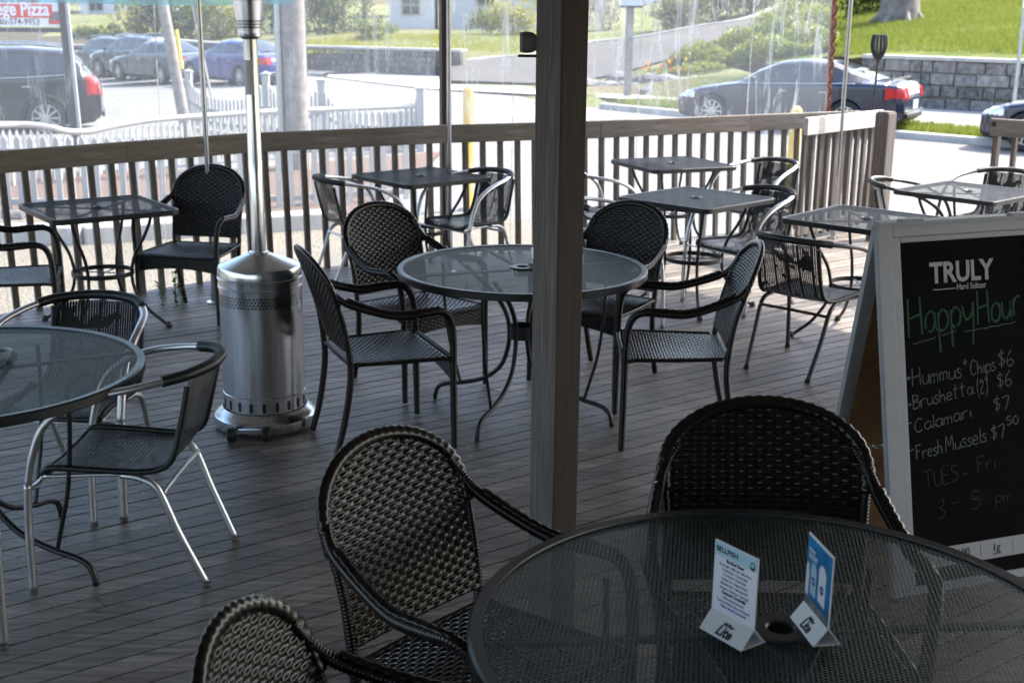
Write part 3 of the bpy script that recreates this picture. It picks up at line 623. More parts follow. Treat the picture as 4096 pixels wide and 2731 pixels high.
def sq_table(loc, rz, lab, mat='mesh_square'):
    t = thing('square_table', lab, 'table', (*loc, 0), rz, 'square mesh tables'); h = .38; cr = .055
    def outline(h, cr, n=7): return [(sx*(h-cr)+cr*math.cos(a0+a), sy*(h-cr)+cr*math.sin(a0+a)) for sx, sy, a0 in ((1, 1, 0), (-1, 1, PI/2), (-1, -1, PI), (1, -1, 1.5*PI)) for a in np.linspace(0, PI/2, n)]
    O = outline(h-.008, cr); m = MB(); n = len(O); ci = [(.022*math.cos(x), .022*math.sin(x)) for x in np.linspace(0, 2*PI, n, endpoint=False)]
    # match ring to outline by angle
    ci = [(.022*math.cos(math.atan2(y, x)), .022*math.sin(math.atan2(y, x))) for x, y in O]
    m.grid([[(a[0]*(1-k)+b[0]*k, a[1]*(1-k)+b[1]*k, .731) for k in (0, .25, .5, .75, 1)] for a, b in zip(ci+ci[:1], O+O[:1])]); m.build('mesh_top', mat, t)
    m = MB(); P = []
    for x, y in outline(h, cr, 7)+outline(h, cr, 7)[:1]:
        f = math.hypot(x, y); ux, uy = x/f, y/f; P.append([(x-ux*q, y-uy*q, z) for q, z in ((.022, .729), (.02, .734), (.004, .735), (0, .731), (0, .706), (.004, .702), (.007, .706), (.007, .727), (.022, .729))])
    m.grid(P); m.build('rim', 'black_steel', t, smooth=True)
    m = MB(); m.lathe([(.020, .71), (.020, .735), (.024, .738), (.036, .738), (.038, .732)], 28); m.build('umbrella_ring', 'galv' if False else 'black_steel', t, smooth=True)
    m = MB()
    for k in (0, 1): a = k*PI/2+PI/4; m.bar((-.42*math.cos(a), -.42*math.sin(a), .721-.008*k), (.42*math.cos(a), .42*math.sin(a), .721-.008*k), .016, .008)
    m.build('cross_bars', 'black_steel', t)
    m = MB(); m.lathe([(.18, .312), (.187, .312), (.187, .34), (.18, .34), (.18, .312)], 40)
    for k in (0, 1): a = k*PI/2+PI/4; m.bar((-.18*math.cos(a), -.18*math.sin(a), .326-.006*k), (.18*math.cos(a), .18*math.sin(a), .326-.006*k), .012, .005)
    m.build('foot_ring', 'black_steel', t, smooth=True)
    for k in range(4):
        a = k*PI/2+PI/4; c, s_ = math.cos(a), math.sin(a)
        m = MB(); m.tube([(q*c, q*s_, z) for q, z in ((.335, .716), (.33, .66), (.285, .56), (.22, .45), (.193, .36), (.190, .30), (.21, .21), (.29, .10), (.38, .03), (.41, .006))], .0105, 8); m.lathe([(0, 0), (.018, 0), (.02, .012), (.012, .03)], 12, (.412*c, .412*s_, 0)); m.build('leg', 'black_steel', t, smooth='all')
    return t
sq_table((-2.535, 7.68), -.94, 'square see-through mesh table by the railing at the left')
sq_table((-.68, 9.28), -.88, 'dark square table behind the middle round table, next to the brown post', 'mesh_solid')
sq_table((1.277, 10.21), -1.157, 'dark square table farthest away, against the railing right of the wooden post', 'mesh_solid')
sq_table((1.206, 8.32), -.79, 'dark square table standing just in front of the farthest one', 'mesh_solid')
sq_table((2.12, 7.54), .83, 'square mesh table in the sun partly hidden by the chalkboard sign')
sq_table((3.155, 8.76), .74, 'square mesh table at the far right, in full sun before the road')

# ================================================================== PATIO HEATER
H = thing('patio_heater', 'tall stainless steel patio heater with a perforated tank housing on small black wheels', 'heater', (-1.175, 5.77, 0), R(4))
m = MB(); m.lathe([(.0, .012), (.236, .012), (.240, .02), (.240, .062), (.232, .075), (.205, .095), (.198, .10)], 64); m.build('base', 'brushed_steel', H, smooth=True)
m = MB(); m.lathe([(.191, .09), (.191, .165), (.194, .168), (.194, .176), (.191, .179), (.191, .60)], 72); m.lathe([(.191, .655), (.191, .675), (.195, .678), (.195, .686), (.1925, .689), (.1925, .712), (.196, .715), (.196, .724), (.193, .727)], 72); m.build('tank_housing', 'brushed_steel', H, smooth=True)
m = MB(); m.lathe([(.191, .60), (.191, .655)], 72, uvs=(70, 4)); m.build('perforated_band', 'perforated_steel', H, smooth=True)
m = MB(); m.lathe([(.193, .727), (.193, .765), (.188, .775), (.06, .825), (.046, .828), (.046, .836), (.030, .838)], 64); m.build('lid', 'brushed_steel', H, smooth=True)
for k in range(20):
    m = MB(); a = k*PI/10+.1; c, s_ = math.cos(a), math.sin(a); pts = [(.0085*math.cos(t), .019*math.sin(t)*.6+.012*(1 if math.sin(t) >= 0 else -1)) for t in np.linspace(0, 2*PI, 16, endpoint=False)]
    m.add([(.1925*c-x*s_, .1925*s_+x*c, .133+z) for x, z in pts], [tuple(range(16))]); m.build('vent_slot', 'print_black', H)
m = MB(); m.lathe([(.0325, .836), (.0325, 1.25), (.031, 1.255), (.031, 1.79)], 32); m.build('pole', 'brushed_steel', H, smooth=True)
m = MB(); m.lathe([(.0316, 1.55), (.0316, 1.70)], 32); vs = m.v[0]; m2 = MB(); fr = [f for i, f in enumerate(m.f) if 18 <= i <= 25]; m2.add(vs, fr); m2.build('instruction_label', 'plastic_white', H, smooth=True)
m = MB(); m.lathe([(.031, 1.79), (.05, 1.80), (.053, 1.81), (.053, 1.835)], 48); m.lathe([(.0575, 1.875), (.066, 1.955)], 48); m.lathe([(.0715, 2.0), (.082, 2.12), (.084, 2.12), (.084, 2.13)], 48); m.build('burner_head', 'brushed_steel', H, smooth=True)
m = MB(); m.lathe([(.053, 1.835), (.0575, 1.875)], 48, uvs=(34, 3)); m.build('burner_screen', 'perforated_steel', H, smooth=True); m = MB(); m.lathe([(.066, 1.955), (.0715, 2.0)], 48, uvs=(40, 3)); m.build('burner_screen', 'perforated_steel', H, smooth=True)
m = MB(); m.lathe([(.0, 2.28), (.12, 2.27), (.40, 2.19), (.405, 2.185), (.12, 2.26), (0, 2.27)], 48); m.lathe([(.012, 2.13), (.012, 2.27)], 8); m.build('reflector_dome', 'brushed_steel', H, smooth=True)
for i in range(2):
    m = MB(); x = -.125+i*.160; a = np.linspace(0, 2*PI, 21)
    m.grid([[(x+dx, -.258+r_*math.cos(t), .033+r_*math.sin(t)) for dx, r_ in ((-.018, .001), (-.018, .029), (-.015, .033), (.015, .033), (.018, .029), (.018, .001))] for t in a]); m.build('wheel', 'plastic_black', H, smooth=True)
m = MB(); m.tube([(-.155, -.258, .033), (.065, -.258, .033)], .0045, 8, smooth=False); m.box((-.045, -.246, .043), (.10, .022, .018)); m.build('axle', 'chrome', H, smooth=True)
m = MB()
for a in (-1.9, -1.2, -.6):
    for z in (.20, .42, .70): m.lathe([(0, .004), (.004, .002), (.005, 0)], 8); break
m = MB()
for a, z in ((-1.62, .105), (-1.35, .735), (-1.35, .43)): m.lathe([(0, -.003), (.004, -.002), (.004, .002), (0, .003)], 8, (.193*math.cos(a), .193*math.sin(a), z))
m.build('screws', 'chrome', H, smooth=True)

# ================================================================== A-FRAME CHALKBOARD
wd = Vector((.937, .35, 0)).normalized(); nn = Vector((-wd.y, wd.x, 0)); W_, HT, LN, LB = .715, 1.25, .27, .22
TLw = Vector((1.214, 4.218, 0)); A_ = thing('chalkboard_sign', 'black chalkboard A-frame sign in a grey frame with a handwritten happy hour menu', 'sign', TLw+wd*(W_/2), math.atan2(wd.y, wd.x))
def SP(s, t, off=0, back=False):   # point on the sloping face in the sign's own frame
    L = math.hypot(HT, LN if not back else LB); k = t/L; y = -(LN if not back else -LB)*(1-k)
    nx = Vector((0, -HT, LN if True else 0)).normalized() if not back else Vector((0, HT, LB)).normalized()
    return Vector((s-W_/2, y, HT*k))+nx*off
L1 = math.hypot(HT, LN); L2 = math.hypot(HT, LB)
def slab(m, s0, s1, t0, t1, o0, o1, back=False):
    v = [SP(s, t, o, back) for o in (o0, o1) for s, t in ((s0, t0), (s1, t0), (s1, t1), (s0, t1))]
    return m.add(v, [(0, 1, 2, 3), (7, 6, 5, 4), (0, 4, 5, 1), (1, 5, 6, 2), (2, 6, 7, 3), (3, 7, 4, 0)])
T0, T1, S0, S1 = .035, 1.208, .094, W_-.094
def aframe(back, nm):
    L = L2 if back else L1
    m = MB()
    for (s0, s1, t0, t1) in ((0, .062, 0, L-.004), (W_-.062, W_, 0, L-.004), (.062, W_-.062, L-.05, L-.004), (.062, W_-.062, .0, .03)): slab(m, s0, s1, t0, t1, -.012, .012, back)
    for (s0, s1, t0, t1) in ((.062, .094, .03, L-.05), (W_-.094, W_-.062, .03, L-.05), (.094, W_-.094, L-.070, L-.05)): slab(m, s0, s1, t0, t1, -.010, .008, back)
    return m.build(nm, 'frame_grey', A_, bevel=.003)
aframe(False, 'front_frame'); 
m = MB(); slab(m, .09, W_-.09, .026, L1-.066, -.006, .003); slab(m, .0, 0, 0, 0, 0, 0); board = m.build('chalkboard', 'chalkboard', A_)
m = MB(); slab(m, .03, W_-.03, .0, L1-.08, -.018, -.0125); m.build('front_backing', 'board_brown', A_)
aframe(True, 'rear_frame'); m = MB(); slab(m, .05, W_-.05, .02, L2-.06, -.018, -.0125, True); m.build('rear_backing', 'board_brown', A_); m = MB(); slab(m, .09, W_-.09, .026, L2-.066, -.006, .004, True); m.build('rear_chalkboard', 'chalkboard', A_)
m = MB(); m.box((0, -.004, HT+.0), (W_*.98, .05, .012)); m.box((-.22, -.01, HT+.008), (.09, .03, .01)); m.box((.24, -.01, HT+.008), (.09, .03, .01)); m.build('top_hinge', 'frame_grey', A_, bevel=.002)
m = MB()
for k in range(12):
    t = k/11; y = (-.155+.28*t); z = .52-.05*math.sin(PI*t); m.tube([(-W_/2+.03+.006*math.cos(q)*(k % 2), y+.010*math.sin(q), z+.006*math.cos(q)) for q in np.linspace(0, 2*PI, 9)], .0015, 5)
m.build('chain', 'chrome', A_)
fx = SP(1, 0)-SP(0, 0); fy = SP(0, 1)-SP(0, 0)
def onboard(s, t, off=.0038, rot=0):
    a = fx.normalized(); b = fy.normalized(); x = a*math.cos(rot)+b*math.sin(rot); y = b*math.cos(rot)-a*math.sin(rot); return frame_m(SP(s, t, off), x, y)
text('lettering', 'TRULY', .098, 'print_white', board, onboard(.212, 1.066), bold=.0028, xs=.90)
text('lettering', 'Hard Seltzer', .030, 'print_white', board, onboard(.321, 1.036), bold=.0003, xs=.82)
m = MB(); slab(m, .222, .316, 1.040, 1.043, .0035, .0042); m.build('lettering_line', 'print_white', board)
m = MB(); slab(m, .094, W_-.094, .082, .150, .0032, .0045); st_ = m.build('white_strip', 'print_white', A_)
m = MB(); slab(m, .375, .377, .092, .140, .0047, .0051); slab(m, .235, .237, .092, .140, .0047, .0051); slab(m, .515, .517, .092, .14, .0047, .0051); m.build('divider', 'print_grey', st_)
text('lettering', '100', .038, 'print_black', st_, onboard(.272, .108, .005), bold=.0004); text('lettering', '1g', .038, 'print_black', st_, onboard(.425, .108, .005), bold=.0004)
text('lettering', 'CALORIES', .010, 'print_grey', st_, onboard(.275, .094, .005)); text('lettering', 'SUGARS', .010, 'print_grey', st_, onboard(.428, .094, .005))
# handwriting: little stroke alphabet (x, y on a unit box, x-height .55, descender below 0)
G = {'H': [[(.05,1),(.0,0)],[(.6,1),(.62,0)],[(.02,.48),(.62,.55)]], 'a': [[(.5,.45),(.3,.55),(.08,.4),(.05,.15),(.25,0),(.45,.15),(.5,.5)],[(.5,.5),(.52,.1),(.6,0)]],
 'p': [[(.05,.5),(.06,-.55)],[(.05,.35),(.25,.55),(.5,.4),(.45,.1),(.2,.0),(.05,.12)]], 'y': [[(.02,.5),(.1,.2),(.3,.15),(.5,.35)],[(.52,.55),(.5,0),(.42,-.55)]],
 'o': [[(.3,.55),(.08,.4),(.05,.12),(.3,0),(.5,.15),(.5,.42),(.3,.55)]], 'u': [[(.05,.5),(.08,.1),(.28,0),(.48,.2),(.5,.5)],[(.5,.5),(.54,0)]], 'r': [[(.08,.5),(.1,0)],[(.1,.3),(.25,.5),(.5,.52)]],
 'm': [[(.03,.5),(.05,0)],[(.05,.35),(.2,.5),(.3,.4),(.3,0)],[(.3,.35),(.48,.5),(.58,.38),(.6,0)]], 'n': [[(.05,.5),(.07,0)],[(.07,.33),(.25,.52),(.42,.4),(.45,0)]],
 's': [[(.4,.48),(.2,.55),(.08,.42),(.35,.22),(.35,.05),(.1,0),(0,.08)]], '+': [[(.0,.7),(.3,.72)],[(.15,.9),(.15,.5)]], 'C': [[(.55,.85),(.35,1),(.08,.75),(.03,.3),(.25,0),(.55,.15)]],
 'h': [[(.05,1),(.06,0)],[(.06,.35),(.25,.55),(.42,.4),(.45,0)]], 'i': [[(.1,.5),(.12,0)],[(.1,.75),(.12,.78)]], 'B': [[(.05,1),(.05,0)],[(.05,.95),(.4,.9),(.45,.65),(.08,.52),(.55,.4),(.5,.08),(.05,0)]],
 'e': [[(.05,.28),(.45,.32),(.35,.55),(.1,.45),(.05,.15),(.25,0),(.5,.08)]], 't': [[(.2,.9),(.18,.05),(.3,0)],[(.0,.58),(.42,.62)]], '(': [[(.3,1.1),(.08,.8),(.05,.2),(.25,-.15)]], ')': [[(.05,1.1),(.28,.8),(.3,.2),(.08,-.15)]],
 '2': [[(.05,.7),(.25,.9),(.42,.7),(.05,.1),(.5,.12)]], 'l': [[(.1,1),(.1,0)]], 'F': [[(.05,.95),(.05,0)],[(-.02,1),(.55,1.02)],[(.05,.55),(.4,.58)]], 'M': [[(.02,0),(.08,1),(.35,.35),(.6,1),(.68,0)]],
 '$': [[(.45,.8),(.2,.85),(.05,.68),(.42,.4),(.35,.15),(.02,.18)],[(.25,1.05),(.22,-.05)]], '6': [[(.4,1),(.1,.6),(.05,.2),(.25,0),(.48,.18),(.4,.42),(.1,.35)]], '7': [[(.0,.95),(.5,1),(.25,0)]],
 '5': [[(.45,1),(.08,.98),(.06,.6),(.4,.55),(.45,.2),(.2,0),(.0,.1)]], '0': [[(.25,1),(.03,.6),(.1,.1),(.4,.05),(.5,.6),(.25,1)]], 'T': [[(.0,.95),(.6,1)],[(.3,.97),(.3,0)]], 'U': [[(.03,1),(.05,.2),(.3,0),(.5,.2),(.52,1)]],
 'E': [[(.5,1),(.05,.97),(.05,0),(.5,.03)],[(.05,.5),(.4,.52)]], 'S': [[(.45,.9),(.2,1),(.05,.75),(.42,.4),(.35,.08),(.02,.08)]], '-': [[(.0,.42),(.45,.46)]], '3': [[(.05,.9),(.35,1),(.42,.75),(.18,.55),(.45,.35),(.35,.05),(.0,.05)]], '.': [[(.05,0),(.1,.03)]], '*': [[(.2,.55),(.05,.45),(.1,.3),(.25,.3),(.3,.45),(.2,.55)],[(.14,.42),(.2,.42)]]}
WD = {'m': .72, 'M': .8, 'i': .25, 'l': .22, '(': .36, ')': .36, ' ': .35, '.': .2, 'H': .75, '+': .42, 's': .48, '*': .5, 'C': .68, 'T': .7}
def chalk(name, txt, s0, t0, s1, t1, h, mat, wline=.0035, rnd=random.Random(5)):
    """write txt from (s0,t0) to (s1,t1) on the board with letter height h"""
    tw = sum(WD.get(c, .6) for c in txt)*1.0; L = math.hypot(s1-s0, t1-t0); k = L/tw; ux, uy = (s1-s0)/L, (t1-t0)/L; x = 0; m = MB()
    for c in txt:
        jy = rnd.uniform(-.04, .04)*h; sc = rnd.uniform(.92, 1.08)
        for st in G.get(c, []):
            P = []
            for px, py in st:
                a = x+px*k; b = py*h*sc+jy; P.append((s0+a*ux-b*uy*.3, t0+a*uy+b))
            C = curve([Vector((p[0], p[1], 0)) for p in P], k=4); n = len(C); V = []; 
            for i, q in enumerate(C):
                d = (C[min(i+1, n-1)]-C[max(i-1, 0)]).normalized(); nx, ny = -d.y, d.x; ww = wline*(.40+.30*rnd.random())
                V += [SP(q.x+nx*ww, q.y+ny*ww, .0042), SP(q.x-nx*ww, q.y-ny*ww, .0042)]
            m.add(V, [(2*i, 2*i+1, 2*i+3, 2*i+2) for i in range(n-1) if n < 7 or rnd.random() > .03])
        x += WD.get(c, .6)*k
    return m.build(name, mat, board)
chalk('chalk_writing', 'Happy', .115, .885, .395, .915, .125, 'chalk_green', .0065); chalk('chalk_writing', 'Hour', .405, .912, .600, .928, .125, 'chalk_green', .0065)
m = MB()
for a, b in (((.128, .862), (.225, .878)), ((.25, .882), (.31, .896)), ((.345, .888), (.565, .905))):
    n = 24; V = []
    for i in range(n+1): x = a[0]+(b[0]-a[0])*i/n; y = a[1]+(b[1]-a[1])*i/n+.0015*math.sin(i*1.1); V += [SP(x, y+.0013, .0042), SP(x, y-.0013, .0042)]
    m.add(V, [(2*i, 2*i+1, 2*i+3, 2*i+2) for i in range(n)])
m.build('chalk_underline', 'chalk_white', board)
for tx, a, b, h, mt in (('*', (.098, .735), (.118, .735), .03, 'chalk_white'), ('Hummus', (.120, .718), (.330, .733), .062, 'chalk_white'), ('+', (.334, .745), (.36, .747), .05, 'chalk_white'), ('Chips', (.365, .732), (.475, .745), .052, 'chalk_white'), ('$6', (.486, .752), (.556, .756), .058, 'chalk_white'),
    ('*', (.098, .648), (.118, .648), .03, 'chalk_white'), ('Brushetta.', (.118, .640), (.385, .672), .050, 'chalk_white'), ('(2)', (.390, .660), (.436, .666), .056, 'chalk_white'), ('$6', (.477, .680), (.545, .684), .056, 'chalk_white'),
    ('-', (.096, .575), (.116, .576), .05, 'chalk_white'), ('Calamari', (.122, .560), (.366, .588), .049, 'chalk_white'), ('$7', (.457, .598), (.530, .603), .050, 'chalk_white'),
    ('-', (.098, .478), (.118, .480), .05, 'chalk_white'), ('Fresh', (.122, .468), (.236, .478), .049, 'chalk_white'), ('Mussels', (.246, .480), (.424, .497), .052, 'chalk_white'), ('$7', (.442, .498), (.505, .503), .048, 'chalk_white'), ('50', (.510, .545), (.566, .548), .030, 'chalk_white'),
    ('TUES', (.150, .360), (.300, .376), .062, 'chalk_faint'), ('-', (.312, .375), (.345, .378), .05, 'chalk_faint'), ('Fri', (.375, .392), (.460, .398), .056, 'chalk_faint'), ('3', (.200, .250), (.240, .252), .060, 'chalk_faint'), ('-', (.262, .275), (.30, .277), .05, 'chalk_faint'), ('5', (.345, .266), (.392, .268), .062, 'chalk_faint'), ('pm', (.445, .276), (.525, .280), .045, 'chalk_faint')):
    chalk('chalk_writing', tx, *a, *b, h, mt)

# ================================================================== TABLE MENU STANDS
def menu(lab, bl, br, back, hgt=.186):
    """triangular white foot and upright card; bl, br = near foot corners, back = far right foot corner (world)"""
    bl, br, back = (Vector((p[0], p[1], .7375)) for p in (bl, br, back)); x = (br-bl); L = x.length; x.normalize(); dp = (back-br); y = Vector((-x.y, x.x, 0)); D_ = abs(dp.dot(y))
    t = thing('menu_stand', lab, 'menu', bl+x*(L/2)+y*(D_/2), math.atan2(x.y, x.x)); hl = L/2; hd = D_/2; rz = .036
    m = MB(); th = .0016
    for sg in (-1, 1): m.add([(-hl, sg*hd, 0), (hl, sg*hd, 0), (hl, sg*.002, rz), (-hl, sg*.002, rz), (-hl, sg*(hd-th), 0), (hl, sg*(hd-th), 0), (hl, sg*.0005, rz-.003), (-hl, sg*.0005, rz-.003)], [(0, 1, 2, 3), (7, 6, 5, 4), (0, 4, 5, 1), (1, 5, 6, 2), (3, 2, 6, 7), (0, 3, 7, 4)])
    m.box((0, 0, .001), (L, D_-.004, .0015)); f = m.build('foot', 'plastic_white', t)
    m = MB(); m.box((0, 0, rz+(hgt-rz)/2), (L, .0035, hgt-rz)); c = m.build('card', 'paper_white', t, bevel=.0006)
    def on(xx, z): return frame_m((xx, -.0021, z), (1, 0, 0), (0, 0, 1))
    sl_ = Vector((0, hd-.002, rz)).normalized()
    def onf(xx, k): p = Vector((xx, -hd, 0))+sl_*k; return frame_m(p+Vector((1, 0, 0)).cross(sl_)*.0006, (1, 0, 0), sl_)
    text('lettering', 'Miller', .0125, 'print_black', f, onf(-.012, .0275), shear=.35, bold=.0001); text('lettering', 'Lite', .029, 'print_black', f, onf(-.020, .0065), shear=.3, bold=.0009, xs=.9)
    return t, c, on, L
t, c, on, L = menu('white table menu with pale blue heading, left of the umbrella hole', (.384, 2.328), (.452, 2.231), (.507, 2.270))
m = MB(); m.box((0, -.0019, .170), (L-.004, .0006, .028)); m.build('heading_band', 'print_sky', c)
text('lettering', 'SELLFISH', .0150, 'print_black', c, on(-L/2+.005, .1655), bold=.0005, xs=1.05)
m = MB(); m.lathe([(0, .0006), (.0075, .0005), (.0085, 0)], 20); o = m.build('crest', 'sign_dark', c); o.matrix_local = frame_m((L/2-.013, -.0021, .1655), (1, 0, 0), (0, 0, 1)) @ Matrix.Diagonal((.9, 1.1, 1, 1))
for q, mt_, xo, zo in ((.0045, 'print_sky', 0, .002), (.002, 'tail_red', .001, .003)):
    m = MB(); m.lathe([(0, .0004), (q, 0)], 14); o = m.build('crest_mark', mt_, c); o.matrix_local = frame_m((L/2-.013+xo, -.0028, .1655+zo), (1, 0, 0), (0, 0, 1))
z = .148
for ln, sz, mt_ in (('Bottled Beer', .0098, 'print_black'), ('Coors Light - Miller Lite - Blue Moon', .0068, 'ink_soft'), ('Corona Extra - Corona Light', .0068, 'ink_soft'), ('Two Roads - Road 2 Ruin', .0068, 'ink_soft'), ('Twisted Tea - Angry Orchard', .0068, 'ink_soft'), ('Michelob Ultra - Seltzeritas IPA', .0068, 'ink_soft'), ('Heineken - Budweiser - Bud Light', .0068, 'ink_soft'), ('Canned Cocktails', .0098, 'print_black'), ('Fishers Island Lemonade', .0068, 'ink_soft'), ('Truly Hard Seltzer (Assorted Flavors)', .0068, 'ink_soft'), ('Fishers Island Lemonade', .0085, 'print_blue')):
    text('lettering', ln, sz, mt_, c, on(0, z), bold=.0003 if sz > .009 else .00005, align='CENTER', xs=.86 if len(ln) > 20 else .95, shear=.3 if mt_ == 'print_blue' else 0); z -= .0098
t, c, on, L = menu('table menu with a blue picture of cans, right of the umbrella hole', (.578, 2.378), (.597, 2.253), (.655, 2.262), .188)
m = MB(); m.box((0, -.0019, .118), (L-.003, .0006, .132)); m.build('picture', 'print_ad', c)
for xx, w__, z0, z1, mt_ in ((.022, .036, .070, .148, 'paper_white'), (-.022, .028, .068, .135, 'print_sky'), (-.052, .016, .06, .125, 'paper_white')):
    m = MB(); pts = [(xx-w__/2, z0), (xx+w__/2, z0-.004), (xx+w__/2, z1-.012), (xx+w__*.22, z1), (xx-w__*.22, z1+.002), (xx-w__/2, z1-.010)]
    m.add([(p, -.0026, q) for p, q in pts], [tuple(range(6))]); m.build('printed_can', mt_, c)
    if xx > -.05: m = MB(); m.lathe([(0, .0003), (.0095, 0)], 18); o = m.build('printed_badge', 'print_blue', c); o.matrix_local = frame_m((xx, -.0029, .098), (1, 0, 0), (0, 0, 1)); text('lettering', 'SELTZER', .0035, 'paper_white', c, frame_m((xx, -.0034, .0967), (1, 0, 0), (0, 0, 1)), align='CENTER')
text('lettering', 'AVAILABLE', .0085, 'paper_white', c, on(-.054, .155), bold=.0003, xs=.8); text('lettering', 'NOW!', .017, 'paper_white', c, on(-.052, .139), bold=.0006, xs=.85)
m = MB(); m.box((0, -.0024, .046), (L-.003, .0006, .018)); m.build('caption_band', 'print_grey', c)
for k in range(3): text('lettering', 'PLEASE ENJOY RESPONSIBLY', .0042, 'print_white', c, frame_m((0, -.003, .050-.005*k), (1, 0, 0), (0, 0, 1)), align='CENTER', xs=1.2)
# small thing on the middle table and on the left one
p = onz(2138, 1050, .737); tt = thing('card_holder', 'small white card holder on the middle round table beside its umbrella hole', 'card holder', p, .9)
m = MB(); m.add([(-.03, -.025, 0), (.03, -.025, 0), (.03, 0, .045), (-.03, 0, .045), (-.03, .025, 0), (.03, .025, 0)], [(0, 1, 2, 3), (3, 2, 5, 4), (0, 3, 4), (1, 5, 2), (0, 4, 5, 1)]); m.build('foot', 'plastic_white', tt)
m = MB(); m.box((0, 0, .06), (.06, .003, .034)); m.build('card', 'paper_white', tt, bevel=.0005)
p = onz(2, 1425, .737); tt = thing('ashtray', 'small pale dish at the edge of view on the left round table', 'dish', p)
m = MB(); m.lathe([(0, .004), (.030, .004), (.036, .022), (.040, .022), (.034, 0), (0, 0)], 28); m.build('bowl', 'frame_grey', tt, smooth=True)
m = MB()
for a in (0, 2.1, 4.2): m.lathe([(.0, .024), (.005, .024), (.005, .020)], 8, (.037*math.cos(a), .037*math.sin(a), 0))
m.build('notch', 'frame_grey', tt)

# torch lamp by the gate, bollards
tp = ony(3528, 140, 12.6); T = thing('garden_torch', 'black garden torch lamp with a slatted oval head on a thin stem beyond the gate', 'lamp', (tp.x-.02, 12.6, -.45))
hz = tp.z+.45
m = MB(); m.tube([(-.06, 0, 0), (-.02, 0, hz*.5), (0, 0, hz-.24)], .011, 8); m.build('stem', 'black_steel', T, smooth='all')
m = MB(); prof = [(.012, hz-.26), (.018, hz-.23), (.050, hz-.18), (.068, hz-.12), (.070, hz-.07), (.064, hz-.02), (.056, hz)]
for k in range(12):
    a = k*PI/6; m.tube([(r_*math.cos(a), r_*math.sin(a), z) for r_, z in prof[1:]], .009, 5, rb=.013)
m.lathe([(.0, hz), (.058, hz), (.06, hz-.008), (.058, hz-.012)], 24); m.lathe([(.012, hz-.26), (.02, hz-.225), (.04, hz-.19), (.0, hz-.18)], 16); m.build('cage', 'plastic_black', T, smooth=True)
m = MB()
for k in range(11): z = hz-.165+.014*k; r_ = np.interp(z, [hz-.23, hz-.17, hz-.10, hz-.05, hz], [.018, .050, .068, .070, .056])*.86; m.lathe([(r_*.9, z), (r_, z+.003), (r_*.9, z+.006)], 20)
m.build('inner_slats', 'plastic_white', T, smooth=True)
GZ = -.5
m = MB(); r_ = random.Random(77)
for k in range(150):
    x, y = r_.uniform(-3.2, 4.5), r_.uniform(2.2, 9); q = r_.uniform(.002, .006); a = r_.random()*6; m.add([(x+q*math.cos(a+j)*r_.uniform(.6, 1.5), y+q*math.sin(a+j), .0022+.001*(j % 2)) for j in (0, 1.5, 3, 4.6)], [(0, 1, 2, 3)])
tag(m.build('crumbs', 'siding'), 'tiny pale crumbs and grit scattered over the deck boards', 'crumbs', kind='stuff')
for (px, py, Y), lb in (((1872, 345, 15.5), 'yellow steel bollard seen through the curtain, right of the brown curtain post'), ((3187, 424, 13.2), 'yellow steel bollard behind the railing beside the sunlit gate')):
    p = ony(px, py, Y); b = thing('bollard', lb, 'bollard', (p.x, Y, GZ), 0, 'yellow bollards'); h = p.z-GZ
    m = MB(); m.lathe([(.062, 0), (.062, h-.07), (.055, h-.035), (.032, h-.008), (0, h)], 24); m.build('pipe', 'yellow_paint', b, smooth=True)
    m = MB(); m.lathe([(.0, .03), (.11, .03), (.12, 0)], 20); m.build('footing', 'concrete', b)
# weeds growing up between the boards
p = onz(690, 1225, -.0); wv = thing('weed_plant', 'thin green weed growing up through the gap at the railing', 'plant', p)
m = MB(); l = MB(); r_ = random.Random(4)
for k in range(5):
    a = r_.uniform(-1, 1); pts = [(0.03*k-.06, 0, -.1), (.03*k-.06+.02*a, .01, .08), (.03*k-.06+.05*a, .0, .14+.16*r_.random()*(k != 2)+(.16 if k == 2 else 0))]; m.tube(pts, .0022, 5)
    for q in curve([Vector(x) for x in pts])[4:]:
        for j in range(2):
            d = Vector((r_.uniform(-1, 1), r_.uniform(-1, 1), r_.uniform(-.2, .6))).normalized(); sd_ = d.cross(Vector((0, 0, 1))).normalized()*.012; e = q+d*.035
            l.add([q, q+d*.018+sd_, e, q+d*.018-sd_], [(0, 1, 2, 3)])
m.build('stems', 'leaf_green', wv); l.build('leaves', 'leaf_green', wv)

# ================================================================== OUTSIDE GROUND
K = [(22, 10.5), (16, 16.5), (12, 20.5), (7.4, 25), (2.07, 31.5), (-2.5, 38), (-6.5, 44), (-14, 54), (-30, 74), (-60, 112)]   # far kerb of the street
KN = Vector((.76, .65, 0))
def kd(x, y):   # signed distance beyond the kerb line, and nothing else
    best = 1e9; sg = 1
    for (ax, ay), (bx, by) in zip(K[:-1], K[1:]):
        dx, dy = bx-ax, by-ay; L = math.hypot(dx, dy); t = min(1, max(0, ((x-ax)*dx+(y-ay)*dy)/L/L)); qx, qy = ax+t*dx, ay+t*dy; d = math.hypot(x-qx, y-qy)
        if d < best: best = d; sg = 1 if (x-qx)*(-dy)+(y-qy)*dx < 0 else -1
    return best*sg
def roadz(x, y): return -.5-.075*max(0., min(11., -x-8))*min(1, max(0, (y-26)/10))
xs = np.concatenate([np.arange(-70, -24, 4), np.arange(-24, 26, 1.), np.arange(26, 71, 4)]); ys = np.concatenate([np.arange(-10, 8, 3), np.arange(8, 62, 1.), np.arange(62, 130, 6)])
